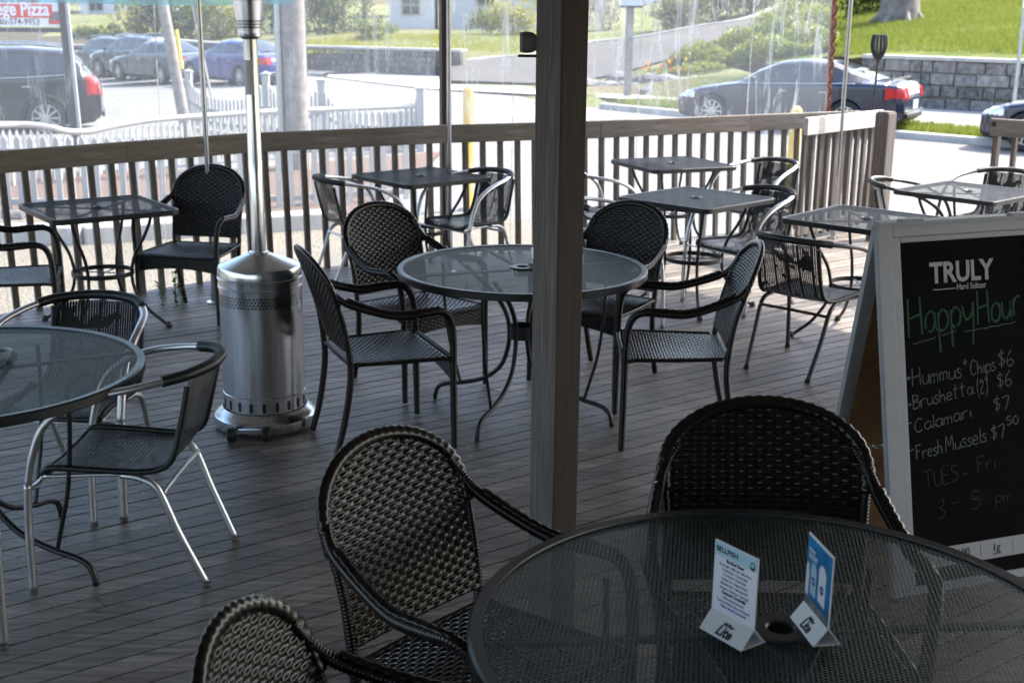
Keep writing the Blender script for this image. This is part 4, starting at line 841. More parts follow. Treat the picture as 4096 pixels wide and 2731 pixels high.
m = MB(); m.grid([[(x, y, roadz(x, y)-.004 if kd(x, y) < 8 else roadz(x, y)-.9) for y in ys] for x in xs][::1]); m.f = [f[::-1] for f in m.f]; o = m.build('road', 'asphalt', smooth='all'); o['kind'] = 'structure'
def sheet(name, pts, mat, z=None, kind='structure', n=24):
    """strip between two polylines pts=[(a,b),...]"""
    m = MB(); m.grid([[a, b] for a, b in pts]); o = m.build(name, mat, smooth='all'); o['kind'] = kind; return o
def koff(i, d, z): 
    a = K[max(0, i-1)]; b = K[min(len(K)-1, i+1)]; dx, dy = b[0]-a[0], b[1]-a[1]; L = math.hypot(dx, dy); return Vector((K[i][0]+dy/L*d, K[i][1]-dx/L*d, z+roadz(K[i][0], K[i][1])+.5))
# kerb stone, verge and pavement along the far side of the street
def kseg(i0, i1, name, label_=None):
    m = MB(); S_ = []
    for i in range(i0, i1+1): S_.append([koff(i, 0, -.56), koff(i, .01, -.38), koff(i, .03, -.365), koff(i, .17, -.36), koff(i, .19, -.56)])
    m.grid(S_); o = m.build(name, 'concrete'); o['kind'] = 'structure'
kseg(0, 4, 'kerb'); kseg(6, 9, 'kerb')
sheet('verge', [(koff(i, .18, -.385), koff(i, 2.0, -.375)) for i in range(0, 5)], 'grass_ground')
sheet('pavement', [(koff(i, 2.0 if i < 5 else 0, -.372 if i < 5 else -.47), koff(i, 7, -.372)) for i in range(0, 10)], 'concrete')
CP = [(8.32, 32, .78), (11.64, 30, .77), (16, 26, .75), (20, 21, .8)]+[tuple(ony(*q)) for q in ((3600, 95, 42), (4000, 40, 41), (3400, 60, 46), (3900, -60, 52), (3300, 110, 42), (3200, 210, 36.5), (2900, 280, 36), (2600, 312, 37.5), (2950, 160, 44), (3100, 70, 50), (2690, 250, 41), (2700, 150, 48.5),
     (2360, 192, 46), (2360, 318, 38.5), (2985, 90, 52), (2750, 75, 60), (1900, 200, 50), (1800, 260, 44.5), (2100, 140, 56), (1400, 215, 45), (1700, 225, 44.5), (1400, 130, 55), (1000, 205, 50), (700, 190, 60), (400, 150, 68), (100, 165, 64), (100, 120, 76), (1500, 112, 68), (2500, 105, 70), (2100, 120, 72), (500, 60, 90), (3500, -110, 64), (-600, 90, 90), (4700, -60, 45), (2600, 20, 110), (1600, 40, 110), (800, 20, 120), (3700, -200, 90))]+[tuple(ony(*q)) for q in ((2000, 345, 39.5), (2145, 232, 46.5), (1960, 250, 45.5), (3120, 30, 55))]+[(-4.2, 42.5, -.40), (.8, 38, -.42), (-2, 40.5, -.4), (-14, 56, -.3), (-26, 73, -.2)]
CPa = np.array(CP); _k = lambda r: np.where(r > 0, r*r*np.log(r+1e-9), 0.)
Dm = np.linalg.norm(CPa[:, None, :2]-CPa[None, :, :2], axis=-1); _n = len(CPa); _P = np.c_[np.ones(_n), CPa[:, :2]]
wts = np.linalg.solve(np.block([[_k(Dm)+8*np.eye(_n), _P], [_P.T, np.zeros((3, 3))]]), np.r_[CPa[:, 2], 0, 0, 0])
def hz_(x, y): return float((_k(np.hypot(CPa[:, 0]-x, CPa[:, 1]-y))*wts[:_n]).sum()+wts[_n]+wts[_n+1]*x+wts[_n+2]*y)
def dwall(x, y): return 6.0 if x > 6 else (3.2 if x > 2.6 else (.5 if x > -1.9 else 2.5+2.1*min(1, max(0, (x+5.4)/3.2))))
def soft(x): return -1.9 < x < 6
# driveway climbing to the right
lo = [ony(*q) for q in ((1770, 345, 40), (2000, 345, 39.5), (2360, 318, 38.5), (2690, 250, 41), (2950, 160, 44), (3080, 100, 47), (3160, 40, 51))]
up_ = [ony(*q) for q in ((1790, 285, 44.2), (1960, 250, 45.5), (2145, 232, 46.5), (2340, 192, 49), (2700, 150, 50.5), (2985, 90, 52), (3120, 30, 55))]
m = MB(); S_ = []
A = resample(curve(lo), .8); B = resample(curve(up_), .8); n = 60
for i in range(n):
    fa = i*(len(A)-1)/(n-1); ia = min(int(fa), len(A)-2); a = A[ia].lerp(A[ia+1], fa-ia); fb_ = i*(len(B)-1)/(n-1); ib = min(int(fb_), len(B)-2); b = B[ib].lerp(B[ib+1], fb_-ib); S_.append([a.lerp(b, t) for t in np.linspace(0, 1, 15)])
hx = np.concatenate([np.arange(-60, -22, 3.), np.arange(-22, 27, .8), np.arange(27, 60, 3.)]); hy = np.concatenate([np.arange(14, 62, .8), np.arange(62, 130, 4.)])
def hgt(x, y): return hz_(x, y)+.05*math.sin(x*1.1)*math.sin(y*.9)
ii = MB(); KD = np.array([[(kd(x, y)-dwall(x, y)) if soft(x) else 1 for y in hy] for x in hx]); Pg = np.array([[(x, y, hgt(x, y)) for y in hy] for x in hx]); HT0 = Pg[..., 2].copy(); Pg[..., 2] = np.where(KD < -.25, np.minimum(Pg[..., 2], -.62), Pg[..., 2]); mk = np.array([[kd((hx[i]+hx[i+1])/2, (hy[j]+hy[j+1])/2) > dwall((hx[i]+hx[i+1])/2, (hy[j]+hy[j+1])/2)-1.3*soft((hx[i]+hx[i+1])/2) for j in range(len(hy)-1)] for i in range(len(hx)-1)])
def gz_at(x, y):
    i = min(len(hx)-2, max(0, int(np.searchsorted(hx, x))-1)); j = min(len(hy)-2, max(0, int(np.searchsorted(hy, y))-1)); f = (x-hx[i])/(hx[i+1]-hx[i]); g_ = (y-hy[j])/(hy[j+1]-hy[j]); Z = HT0
    return Z[i, j]*(1-f)*(1-g_)+Z[i+1, j]*f*(1-g_)+Z[i, j+1]*(1-f)*g_+Z[i+1, j+1]*f*g_
m = MB()
for r__ in S_:
    for p in r__: p.z = max(gz_at(p.x, p.y), -.40)+.06
m.grid(S_); m.f = [f[::-1] for f in m.f]; m.build('driveway', 'drive_asphalt', smooth='all')['kind'] = 'structure'
m = MB()
for k in range(n-1): m.bar(S_[k][-1]+Vector((0, .1, .0)), S_[k+1][-1]+Vector((0, .1, .0)), .22, .14)
m.build('kerb', 'concrete')['kind'] = 'structure'
lawnmk = mk & np.array([[((hx[i] > 5.5+(hy[j]-30)*.18) or hx[i] > 8.5+(hy[j]-30)*.13) for j in range(len(hy)-1)] for i in range(len(hx)-1)])
for nm, mt_, k in (('lawn', 'grass_ground', lawnmk), ('hillside', 'hill_ground', mk & ~lawnmk)):
    m = MB(); m.grid(Pg, mask=k); m.f = [f[::-1] for f in m.f]; m.build(nm, mt_, smooth='all')['kind'] = 'structure'
# gravel and planting bed between the deck and the street
sheet('gravel', [((-16, 3, -.47), (-18, 13.2, -.47)), ((-4, 6, -.47), (-10, 14.5, -.47)), ((-1, 8.5, -.47), (-3, 15, -.47)), ((.6, 9.8, -.475), (1.1, 14.6, -.475)), ((1.6, 10.2, -.494), (1.9, 13.5, -.494))], 'gravel')
sheet('planting_bed', [((-18, 12.8, -.455), (-20, 17.5, -.455)), ((-9, 14.2, -.455), (-9.5, 17.8, -.455)), ((-4, 14.8, -.455), (-4, 19, -.455)), ((-1.7, 14.9, -.455), (-1.2, 21.5, -.455))], 'mulch')
kw = thing('low_kerb_wall', 'low concrete edging wall on the gravel between deck and picket fence', 'wall', (0, 0, 0))
m = MB(); P_ = [onz(-250, 905, -.3), onz(330, 905, -.3), onz(800, 875, -.3), onz(1330, 845, -.3)]
for a, b in zip(P_[:-1], P_[1:]): m.bar((a.x, a.y, -.39), (b.x, b.y, -.39), .3, .2)
m.build('edging', 'concrete', kw, bevel=.02)
m = MB(); rr_ = random.Random(9)
for k in range(46):
    p = P_[0].lerp(P_[3], rr_.random()); x = p.x+rr_.uniform(-1, 1.5); y = p.y+rr_.uniform(.3, 2.2); s_ = rr_.uniform(.04, .14)
    P9 = [[(x+s_*math.cos(a)*math.sin(b)*(1+.2*math.sin(3*a+k)), y+s_*math.sin(a)*math.sin(b), -.46+s_*.6*math.cos(b)) for b in np.linspace(.05, PI/1.7, 5)] for a in np.linspace(0, 2*PI, 8)]; m.grid(P9)
tag(m.build('loose_stones', 'stone_block', smooth=True), 'loose stones and rubble on the gravel behind the railing', 'stones', kind='stuff')

# ------------------------------------------------------------------ stone walls
def stone_wall(name, lab, pts, h, cols=(.35, .8), courses=3, th=.35, seed=1, tone=.5):
    t = thing(name, lab, 'wall', (0, 0, 0)); r_ = random.Random(seed); m = MB(); b = MB()
    tot_ = 0
    for a, c in zip(pts[:-1], pts[1:]):
        a = Vector(a); c = Vector(c); d = c-a; L = d.length; d.normalize(); n_ = Vector((d.y, -d.x, 0)).normalized()
        b.bar(a+Vector((0, 0, h/2-.02))-n_*.03, c+Vector((0, 0, h/2-.02))-n_*.03, th-.08, h-.06)
        for k in range(courses):
            z0 = h*k/courses; z1 = h*(k+1)/courses; x = -r_.random()*.3
            while x < L:
                w_ = r_.uniform(*cols); x1 = min(L, x+w_); x0 = max(0, x)
                if x1-x0 > .08:
                    g_ = .012; o_ = r_.uniform(-.02, .02); q0 = a+d*(x0+g_); q1 = a+d*(x1-g_); tl = r_.uniform(-.015, .015)
                    m.box((q0+q1)/2+Vector((0, 0, (z0+z1)/2+tl))+n_*o_, ((q1-q0).length, th, z1-z0-2*g_), Matrix((d, Vector((-d.y, d.x, 0)), Vector((0, 0, 1)))).transposed(), bid=min(1, max(0, r_.gauss(tone, .24))))
                x += w_
    b.build('mortar', 'mortar', t); m.build('stonework', 'stone_block', t, bevel=.02)
    m = MB()
    for a, c in zip(pts[:-1], pts[1:]): m.bar(Vector(a)+Vector((0, 0, h+.04)), Vector(c)+Vector((0, 0, h+.04)), th+.06, .09)
    m.build('coping', 'concrete', t, bevel=.015); return t
stone_wall('retaining_wall', 'grey granite block retaining wall below the bright lawn at the right', [(8.7, 32.2, -.4), (9.881, 31.2, -.4), (12.2, 29.2, -.4), (17.5, 23.8, -.4)], 1.16, (.28, .85), 4, .4)
stone_wall('retaining_wall', 'long low brown stone wall across the street, right of the utility pole', [(-17.5, 59.5, -.5), (-12.6, 53.0, -.5), (-8.4, 48.0, -.45), (-4.9, 45.7, -.42), (-1.7, 44.0, -.42)], .80, (.2, .5), 4, .4, 2, .25)
rw = thing('rock_garden', 'pale boulders edging the flower bed beside the driveway', 'wall', (0, 0, 0)); r_ = random.Random(12)
m = MB(); ga_ = [ony(2290, 345, 37), ony(2480, 352, 36), ony(2640, 365, 34.8), ony(2800, 372, 34), ony(2950, 372, 33.5)]
for k in range(64):
    f = r_.random()*3.999; i = int(f); p = ga_[i].lerp(ga_[i+1], f-i); s_ = r_.uniform(.14, .34); lv = r_.choice((0, 0, 1)); x = p.x+r_.uniform(-.1, .1)+.3*lv; y = p.y+.35*lv+r_.uniform(-.1, .2); z = -.4+.28*lv
    a0 = r_.random()*6; m.grid([[(x+s_*1.3*math.cos(a)*math.sin(b)*(1+.18*math.sin(2*a+a0)), y+s_*math.sin(a)*math.sin(b), z+s_*.3+s_*.75*math.cos(b)*(1+.1*math.sin(3*a+a0))) for b in np.linspace(.05, PI-.1, 6)] for a in np.linspace(0, 2*PI, 9)], bid=r_.uniform(.5, 1))
m.build('boulders', 'stone_block', rw, smooth=True)

# ------------------------------------------------------------------ picket fences
def fence(lab, tops, gz, spacing, pw, posts=(), rails=(.85, .25), toprail=False, ph=.05, group=None, pk=.035):
    """tops: polyline of picket tops (world); posts: indices getting a capped post rising ph above"""
    t = thing('picket_fence', lab, 'fence', (0, 0, 0)); T_ = [Vector(p) for p in tops]
    for i in posts:
        p = T_[i]; m = MB(); m.box((p.x, p.y, (p.z+ph+gz)/2), (.13, .13, p.z+ph-gz)); o = m.build('post', 'white_paint', t, bevel=.004)
        m = MB(); m.box((p.x, p.y, p.z+ph+.015), (.17, .17, .03)); m.add([(p.x-.07, p.y-.07, p.z+ph+.03), (p.x+.07, p.y-.07, p.z+ph+.03), (p.x+.07, p.y+.07, p.z+ph+.03), (p.x-.07, p.y+.07, p.z+ph+.03), (p.x, p.y, p.z+ph+.07)], [(0, 1, 4), (1, 2, 4), (2, 3, 4), (3, 0, 4)]); m.build('post_cap', 'white_paint', t)
    if toprail: m = MB(); m.tube(T_, .045, 8, smooth=len(T_) > 2); m.build('top_rail', 'white_paint', t, smooth='all')
    for rf_ in rails:
        m = MB()
        for a, b in zip(T_[:-1], T_[1:]): m.bar(Vector((a.x, a.y, gz+(a.z-gz)*rf_)), Vector((b.x, b.y, gz+(b.z-gz)*rf_)), .035, .07)
        m.build('rail', 'white_paint', t)
    n_ = 0; dens = curve(T_) if len(T_) > 2 else T_; C = resample(dens, spacing)
    for p, q in zip(C[:-1], C[1:]):
        if n_ >= 99: break
        c = (p+q)/2; d = (q-p); d.z = 0; d.normalize(); h = c.z-gz-(.06 if toprail else 0); m = MB()
        nx = Vector((-d.y, d.x, 0))*.009; e = nx*-2.6
        o2 = [(-pw/2, .04), (pw/2, .04), (pw/2, h-pw*.9), (0, h), (-pw/2, h-pw*.9)]
        V = [Vector((c.x, c.y, gz))+d*x+Vector((0, 0, z))+e+k for k in (nx, -nx) for x, z in o2]; m.add(V, [(0, 1, 2, 3, 4), (9, 8, 7, 6, 5)]+[(i, i+5, (i+1) % 5+5, (i+1) % 5) for i in range(5)]); m.build('picket', 'white_paint', t); n_ += 1
    return t
fence('nearest white picket fence, its pointed tips just above the dark railing', [onz(-330, 560, .43), onz(0, 540, .43), onz(700, 548, .42), onz(1180, 542, .40), onz(1640, 530, .38)], -.5, .150, .066, rails=(.80, .16))
fence('white fence with a wavy top rail running behind the left railing', [ony(-200, 500, 16), ony(0, 500, 16.8), ony(110, 499, 17.2), ony(193, 509, 17.5), ony(276, 527, 17.8), ony(360, 525, 18.1), ony(442, 508, 18.4), ony(608, 480, 19), ony(774, 468, 19.6), ony(1050, 449, 20.4), ony(1300, 439, 21), ony(1670, 424, 21.9)], -.5, .115, .05, rails=(.3,), toprail=True)
def pt(px, py, Y, dz): p = ony(px, py, Y); p.z -= dz; return p
fence('farther white picket fence with four capped posts by the utility pole', [pt(752, 290, 26, .10), pt(800, 345, 25.5, .10), pt(905, 372, 24.8, .10), pt(1010, 358, 24.2, .10), pt(1062, 300, 23.9, .10), pt(1120, 360, 23.6, .1), pt(1220, 370, 23.2, .10), pt(1286, 326, 22.9, .10), pt(1350, 400, 22.7, .10), pt(1480, 420, 22.3, .10), pt(1600, 415, 22.1, .10), pt(1681, 358, 21.9, .10)], -.5, .13, .06, posts=(0, 4, 7, 11), rails=(.55, .2), ph=.10)

# ------------------------------------------------------------------ poles and signs outside
def pole(name, lab, cat, a, b, r0, r1, mat, part='shaft'):
    t = thing(name, lab, cat, (0, 0, 0)); m = MB(); m.tube([a, Vector(a).lerp(Vector(b), .5), b], [r0, (r0+r1)/2, r1], 14); m.build(part, mat, t, smooth='all'); return t
a = ony(1181, 300, 19); u_ = pole('utility_pole', 'thick weathered wooden utility pole behind the picket fences, right of the patio heater', 'pole', (a.x, 19, -.5), (a.x-.05, 19, 9.5), .185, .15, 'pole_wood')
m = MB(); m.tube([(a.x-.22, 18.93, -.5), (a.x-.22, 18.93, 3), (a.x-.24, 18.93, 6)], .05, 10); m.build('conduit', 'galv', u_, smooth='all')
m = MB(); m.bar((a.x-1, 19.2, 8.9), (a.x+1, 19.2, 8.9), .1, .12); m.build('cross_arm', 'pole_wood', u_)
a = ony(738, 520, 24); b = ony(668, -60, 24); u_ = pole('leaning_pole', 'thinner leaning grey pole with a yellow guard strip, left of the chrome pole', 'pole', (a.x+.05, 24, -.55), (b.x-.5, 24, b.z+2.8), .11, .08, 'pole_wood')
p0 = ony(728, 280, 23.7); p1 = ony(705, 120, 23.7); m = MB(); m.tube([p0, p0.lerp(p1, .5), p1], .035, 8); m.build('guard_strip', 'yellow_guard', u_, smooth='all')
a = ony(845, 385, 24); b = ony(785, 100, 24); b2 = b+(b-a)*1.5; t = thing('guy_wire', 'slanting guy wire with a white plastic guard between the poles', 'wire', (0, 0, 0))
m = MB(); m.tube([a, a.lerp(b, .5), b], .022, 8); m.build('guard', 'white_paint', t, smooth='all'); m = MB(); m.tube([a+(a-b)*.5, b, b2], .006, 6); m.build('wire', 'galv', t, smooth='all')
# pizza sign
t = thing('shop_sign', 'white and red College Pizza sign with a phone number on a dark post', 'sign', (0, 0, 0)); Y = 21.
pa = ony(302, 520, Y); pb = ony(262, -60, Y); m = MB(); m.bar((pa.x, Y, -.5), (pa.x-.10, Y, 3.6), .10, .10, up=(0, 1, 0)); m.build('post', 'black_steel', t); m = MB(); m.bar((pa.x+.085, Y-.02, -.5), (pa.x-.015, Y-.02, 3.6), .05, .05, up=(0, 1, 0)); m.build('side_pipe', 'white_paint', t)
def sg(px, py, dy=0): p = ony(px, py, Y); p.y = Y-dy; return p
L_ = sg(-330, 110); Rr = sg(253, 108); zb = Rr.z; zt = zb+.86; xl, xr = L_.x, Rr.x
m = MB(); m.box(((xl+xr)/2, Y+.05, (zb+zt)/2), (xr-xl, .08, zt-zb)); bd_ = m.build('panel', 'siding_white', t, bevel=.006)
m = MB(); m.box(((xl+xr)/2, Y+.05, zb-.055), (xr-xl+.1, .09, .07)); m.build('lower_beam', 'black_steel', t)
za = sg(100, 72).z; z2 = sg(100, 18).z; x2 = sg(208, 50).x
m = MB(); m.box(((xl+x2)/2, Y+.004, (za+z2)/2), (x2-xl, .006, z2-za)); m.build('red_band', 'sign_red', bd_)
q = [sg(x, y) for x, y in ((195, 98), (193, 80), (212, 48), (240, 47), (243, 98))]; m = MB(); m.add([(p.x, Y+.003, p.z) for p in q], [(4, 3, 2, 1, 0)]); m.build('slice_red', 'sign_red', bd_)
q = [sg(x, y) for x, y in ((193, 88), (243, 76), (240, 50), (216, 50))]; m = MB(); m.add([(p.x, Y+.001, p.z) for p in q], [(3, 2, 1, 0)]); m.build('slice_grey', 'print_grey', bd_)
p = sg(198, 63); text('lettering', 'College Pizza', .30, 'paper_white', bd_, frame_m((p.x, Y-.002, p.z), (1, 0, 0), (0, 0, 1)), bold=.007, align='RIGHT', xs=.78)
p = sg(160, 100); text('lettering', '860-574-9953', .135, 'sign_dark', bd_, frame_m((p.x, Y+.004, p.z), (1, 0, 0), (0, 0, 1)), bold=.001, align='RIGHT', xs=.95)
p = sg(150, 12); text('lettering', 'College Pizza', .22, 'sign_red', bd_, frame_m((p.x, Y+.004, p.z), (1, 0, 0), (0, 0, 1)), bold=.004, align='RIGHT')
# wooden post with a pale box by the driveway
a = ony(2511, 352, 34.5); t = thing('lamp_post', 'square grey wooden post with a pale blue box on top by the flower bed', 'post', (a.x, 34.5, -.4))
zt = ony(2511, 28, 34.5).z+.4; m = MB(); m.box((0, 0, zt/2), (.2, .2, zt)); m.build('post', 'pole_wood', t, bevel=.01); m = MB(); m.box((.03, 0, zt+.24), (.52, .4, .48)); m.build('box', 'siding', t, bevel=.02); m = MB(); m.box((.03, 0, zt+.0), (.58, .46, .05)); m.build('shelf', 'sign_dark', t)
m = MB(); m.prism([(-.3, -.24), (.36, -.24), (.36, .24), (-.3, .24)], zt+.48, zt+.53); m.build('lid', 'sign_dark', t)
a = ony(4058, 390, 27); t = thing('street_sign', 'galvanised signpost with a white plate at the right edge above the blue car', 'sign', (a.x, 27, -.4))
m = MB(); m.box((0, 0, 1.7), (.07, .05, 3.4)); m.build('post', 'galv', t, bevel=.008); m = MB(); m.box((.1, -.035, ony(4085, 33, 27).z+.4+.3), (.3, .006, .6)); m.build('plate', 'siding_white', t, bevel=.01)
m = MB(); m.box((.1, -.0395, ony(4085, 33, 27).z+.4+.3), (.26, .002, .56)); m.build('plate_face', 'paper_white', t)

# ================================================================== CARS
def car(label, kind, paint, rear, heading, gz, L=None, group='cars parked along the street', length_scale=1):
    """rear = (x,y) of the middle of the rear bumper"""
    if kind == 'sedan':
        X = [0, .05, .22, .55, 1.0, 1.42, 1.75, 2.25, 2.75, 3.3, 3.75, 4.2, 4.5, 4.74, 4.83, 4.86]
        ZT = [.55, .64, .74, .84, .92, .98, 1.19, 1.40, 1.45, 1.41, 1.26, 1.09, 1.07, 1.05, .98, .8]
        ZB = [.50, .58, .68, .77, .85, .92, .935, .95, .965, .985, 1.0, 1.01, 1.0, .97, .9, .75]
        WB = [.50, .68, .80, .86, .89, .90, .90, .90, .90, .90, .89, .86, .82, .76, .68, .58]
        WT = [.40, .58, .68, .74, .75, .74, .67, .60, .585, .58, .60, .66, .68, .66, .60, .5]
        ZL = [.32, .22, .19, .18, .18, .18, .18, .18, .18, .18, .18, .19, .22, .26, .30, .36]
        cowl, wt, rt, rb, pil, wr, wx = 1.42, 2.25, 3.3, 4.2, ((2.62, 2.74), (3.55, 3.64)), .335, (.92, 3.75)
    else:
        X = [0, .05, .2, .55, 1.0, 1.3, 1.6, 2.05, 2.6, 3.3, 3.95, 4.15, 4.32, 4.48, 4.58, 4.62]
        ZT = [.68, .80, .92, 1.03, 1.10, 1.14, 1.36, 1.60, 1.68, 1.68, 1.63, 1.58, 1.38, 1.16, 1.05, .85]
        ZB = [.62, .74, .86, .96, 1.02, 1.06, 1.07, 1.08, 1.10, 1.12, 1.16, 1.17, 1.16, 1.10, 1.0, .8]
        WB = [.55, .74, .84, .89, .91, .92, .92, .92, .92, .92, .90, .89, .87, .84, .78, .68]
        WT = [.45, .62, .72, .77, .78, .76, .70, .65, .64, .64, .64, .645, .68, .72, .68, .58]
        ZL = [.38, .28, .24, .23, .23, .23, .23, .23, .23, .23, .23, .23, .25, .28, .34, .42]
        cowl, wt, rt, rb, pil, wr, wx = 1.3, 2.05, 4.12, 4.47, ((2.45, 2.57), (3.42, 3.5)), .365, (.90, 3.60)
    Ln = X[-1]; xs_ = np.unique(np.r_[np.linspace(0, Ln, 108), X])
    I = lambda A_: np.interp(xs_, X, np.array(A_))
    def sm(a): b = a.copy(); b[2:-2] = (a[:-4]+a[1:-3]+a[2:-2]+a[3:-1]+a[4:])/5; return b
    zt, zb, wb, wtp, zl = sm(I(ZT)), sm(I(ZB)), sm(I(WB)), sm(I(WT)), sm(I(ZL))
    sub = [1, 1, 8, 8, 2, 8, 2, 3]; rings = []; seg = None
    def ring(i, k=1, dx=0):
        zc = (zt[i]+zl[i])/2; h = zb[i]-zl[i]
        R_ = [(0, zl[i]), (wb[i]*.86, zl[i]), (wb[i]*.955, zl[i]+.07), (wb[i]*1.0+.005, zl[i]+h*.55), (wb[i]*.99, zb[i]-.05), (wb[i]*.955, zb[i]), (wtp[i]+.01, zt[i]-.075*min(1, (zt[i]-zb[i])/.2+.15)), (wtp[i]*.78, zt[i]-.018), (0, zt[i])]
        P = []; sg_ = []
        for a, (p, q) in enumerate(zip(R_[:-1], R_[1:])):
            for j in range(sub[a]): f = j/sub[a]; P.append((p[0]+(q[0]-p[0])*f, p[1]+(q[1]-p[1])*f)); sg_.append(a)
        P.append(R_[-1]); full = P+[(-y, z) for y, z in P[-2:0:-1]]; sgf = sg_+sg_[::-1]
        return [(xs_[i]+dx, y*k, zc+(z-zc)*k) for y, z in full], sgf
    for k, dx in ((.15, -.035), (.5, -.03), (.8, -.018), (.93, -.006)): rings.append((ring(0, k, dx)[0], -1))
    for i in range(len(xs_)): r__, seg = ring(i); rings.append((r__, i))
    for k, dx in ((.93, .006), (.8, .016), (.5, .025), (.15, .03)): rings.append((ring(len(xs_)-1, k, dx)[0], -1))
    P = np.array([r__+[r__[0]] for r__, _ in rings]); a_, b_ = P.shape[:2]
    C = (P[:-1, :-1]+P[1:, :-1]+P[1:, 1:]+P[:-1, 1:])/4; du = P[1:, :-1]-P[:-1, :-1]; dv = P[:-1, 1:]-P[:-1, :-1]; N = np.cross(dv, du); N /= np.linalg.norm(N, axis=-1, keepdims=True)+1e-9
    SEG = np.array(seg)[None, :].repeat(a_-1, 0)[:, :b_-1]; cx, cy, cz = C[..., 0], C[..., 1], C[..., 2]
    archm = np.zeros(cx.shape, bool)
    for q in wx: archm |= ((cx-q)**2+(cz-wr)**2 < (wr+.045)**2) & (np.abs(cy) > .5)
    ztc = np.interp(cx, xs_, zt); zbc = np.interp(cx, xs_, zb); cab = (ztc-zbc) > .17
    side = (SEG == 5) & cab & (cx > cowl+.12) & (cx < (3.98 if kind == 'sedan' else 4.2))
    ws = (SEG >= 6) & (cx > cowl+.03) & (cx < wt-.06); rg = (SEG >= 6) & (cx > rt+.05) & (cx < rb-.05)
    pm = np.zeros(cx.shape, bool)
    for p, q in pil: pm |= (cx > p) & (cx < q)
    # leave frame strips at top and bottom of the side glass
    idx5 = [j for j in range(b_-1) if seg[j] == 5]; half = idx5[:8]; othr = idx5[8:]; edge_ = np.zeros(cx.shape, bool)
    for h_ in (half[0], half[-1], othr[0], othr[-1]): edge_[:, h_] = True
    side &= ~edge_
    t = thing('parked_car', label, 'car', (0, 0, 0), 0, group)
    def patch(name, mk_, mat, off):
        if not mk_.any(): return
        V = []; F = []
        pm_ = P; idx = {}
        Nv = np.zeros_like(P); 
        Nv[:-1, :-1] += N; Nv[1:, :-1] += N; Nv[1:, 1:] += N; Nv[:-1, 1:] += N; Nv /= np.linalg.norm(Nv, axis=-1, keepdims=True)+1e-9
        m = MB()
        for i, j in zip(*np.nonzero(mk_)):
            q = []
            for u, v in ((i, j), (i, j+1), (i+1, j+1), (i+1, j)):
                if (u, v) not in idx: idx[(u, v)] = len(V); V.append(P[u, v]+Nv[u, v]*off)
                q.append(idx[(u, v)])
            F.append(tuple(q))
        V = np.array(V); V[:, 0] -= Ln/2; m.add(V, F); return m.build(name, mat, t, smooth='all')
    body = ~archm; patch('body', body, 'paint_'+paint, 0)
    for s_ in (-1, 1):
        lim = [cowl]+[x for p in pil for x in p]+[9]
        for k in range(0, len(lim), 2): patch('side_window', side & ~pm & (cy*s_ > 0) & (cx > lim[k]) & (cx < lim[k+1]), 'glass_dark', .006)
        tz = (.74, .93) if kind == 'sedan' else (.80, 1.12)
        patch('tail_light', (cy*s_ > .42) & (cx > Ln-(.34 if kind == 'sedan' else .24)) & (cz > tz[0]+.0) & (cz < tz[1]), 'tail_red', .008)
        patch('headlight', (cy*s_ > .42) & (cx < .50) & (cz > (.60 if kind == 'sedan' else .74)) & (cz < (.73 if kind == 'sedan' else .90)), 'lamp_clear', .008)
    patch('windshield', ws, 'glass_dark', .006); patch('rear_window', rg, 'glass_dark', .006)
    patch('lower_trim', body & (cz < .27+(.06 if kind == 'suv' else 0)) & (SEG >= 1), 'plastic_black', .007)
    patch('grille', (np.abs(cy) < .42) & (cx < .12) & (cz > .34) & (cz < .60), 'plastic_black', .006)
    m = MB(); m.box((Ln/2+.034, 0, .62 if kind == 'sedan' else .78), (.012, .32, .16)); m.build('number_plate', 'plate', t, bevel=.004)
    if kind == 'sedan': m = MB(); m.tube([(Ln/2-.30, -.62, 1.085), (Ln/2-.2, -.3, 1.12), (Ln/2-.18, 0, 1.125), (Ln/2-.2, .3, 1.12), (Ln/2-.30, .62, 1.085)], .018, 6); m.build('spoiler', 'plastic_black', t, smooth='all')
    m = MB(); m.box((Ln/2+.02, 0, .40), (.05, 1.1, .10)); m.build('rear_diffuser', 'plastic_black', t, bevel=.02)
    m = MB(); m.box((Ln/2-.02, 0, .50 if kind == 'sedan' else .55), (.1, 1.2, .03)); m.build('bumper_strip', 'chrome', t, bevel=.006)
    for s_ in (-1, 1):
        m = MB()
        for q in ((cowl+.18, pil[0][0]+.06, 3.62) if kind == 'sedan' else (cowl+.15, pil[0][0]+.06, 3.5)):
            hb = float(np.interp(q, xs_, zb)); lw = float(np.interp(q, xs_, zl)); wbq = float(np.interp(q, xs_, wb)); m.tube([(q-Ln/2, s_*(wbq*.957+.003), lw+.10), (q-Ln/2, s_*(wbq+.009), lw+(hb-lw)*.55), (q-Ln/2, s_*(wbq*.992+.004), hb-.05), (q-Ln/2+.02, s_*(wbq*.957+.003), hb)], .006, 5)
        m.tube([(x-Ln/2, s_*(float(np.interp(x, xs_, wb))*.962+.003), float(np.interp(x, xs_, zl))+.12) for x in np.linspace(cowl+.15, 3.4, 6)], .006, 5); m.build('door_seams', 'plastic_black', t)
        m = MB(); zz = float(np.interp(2.2, xs_, zb)); pts = [(x-Ln/2, s_*(float(np.interp(x, xs_, wb))*.965+.004), float(np.interp(x, xs_, zb))+.004) for x in np.linspace(cowl+.1, (3.9 if kind == 'sedan' else 4.1), 12)]; m.tube(pts, .011, 5); m.build('belt_trim', 'chrome', t, smooth='all')
        m = MB(); m.box((cowl+.42-Ln/2, s_*1.0, zz+.07), (.10, .17, .13)); m.build('mirror', 'paint_'+paint, t, bevel=.03)
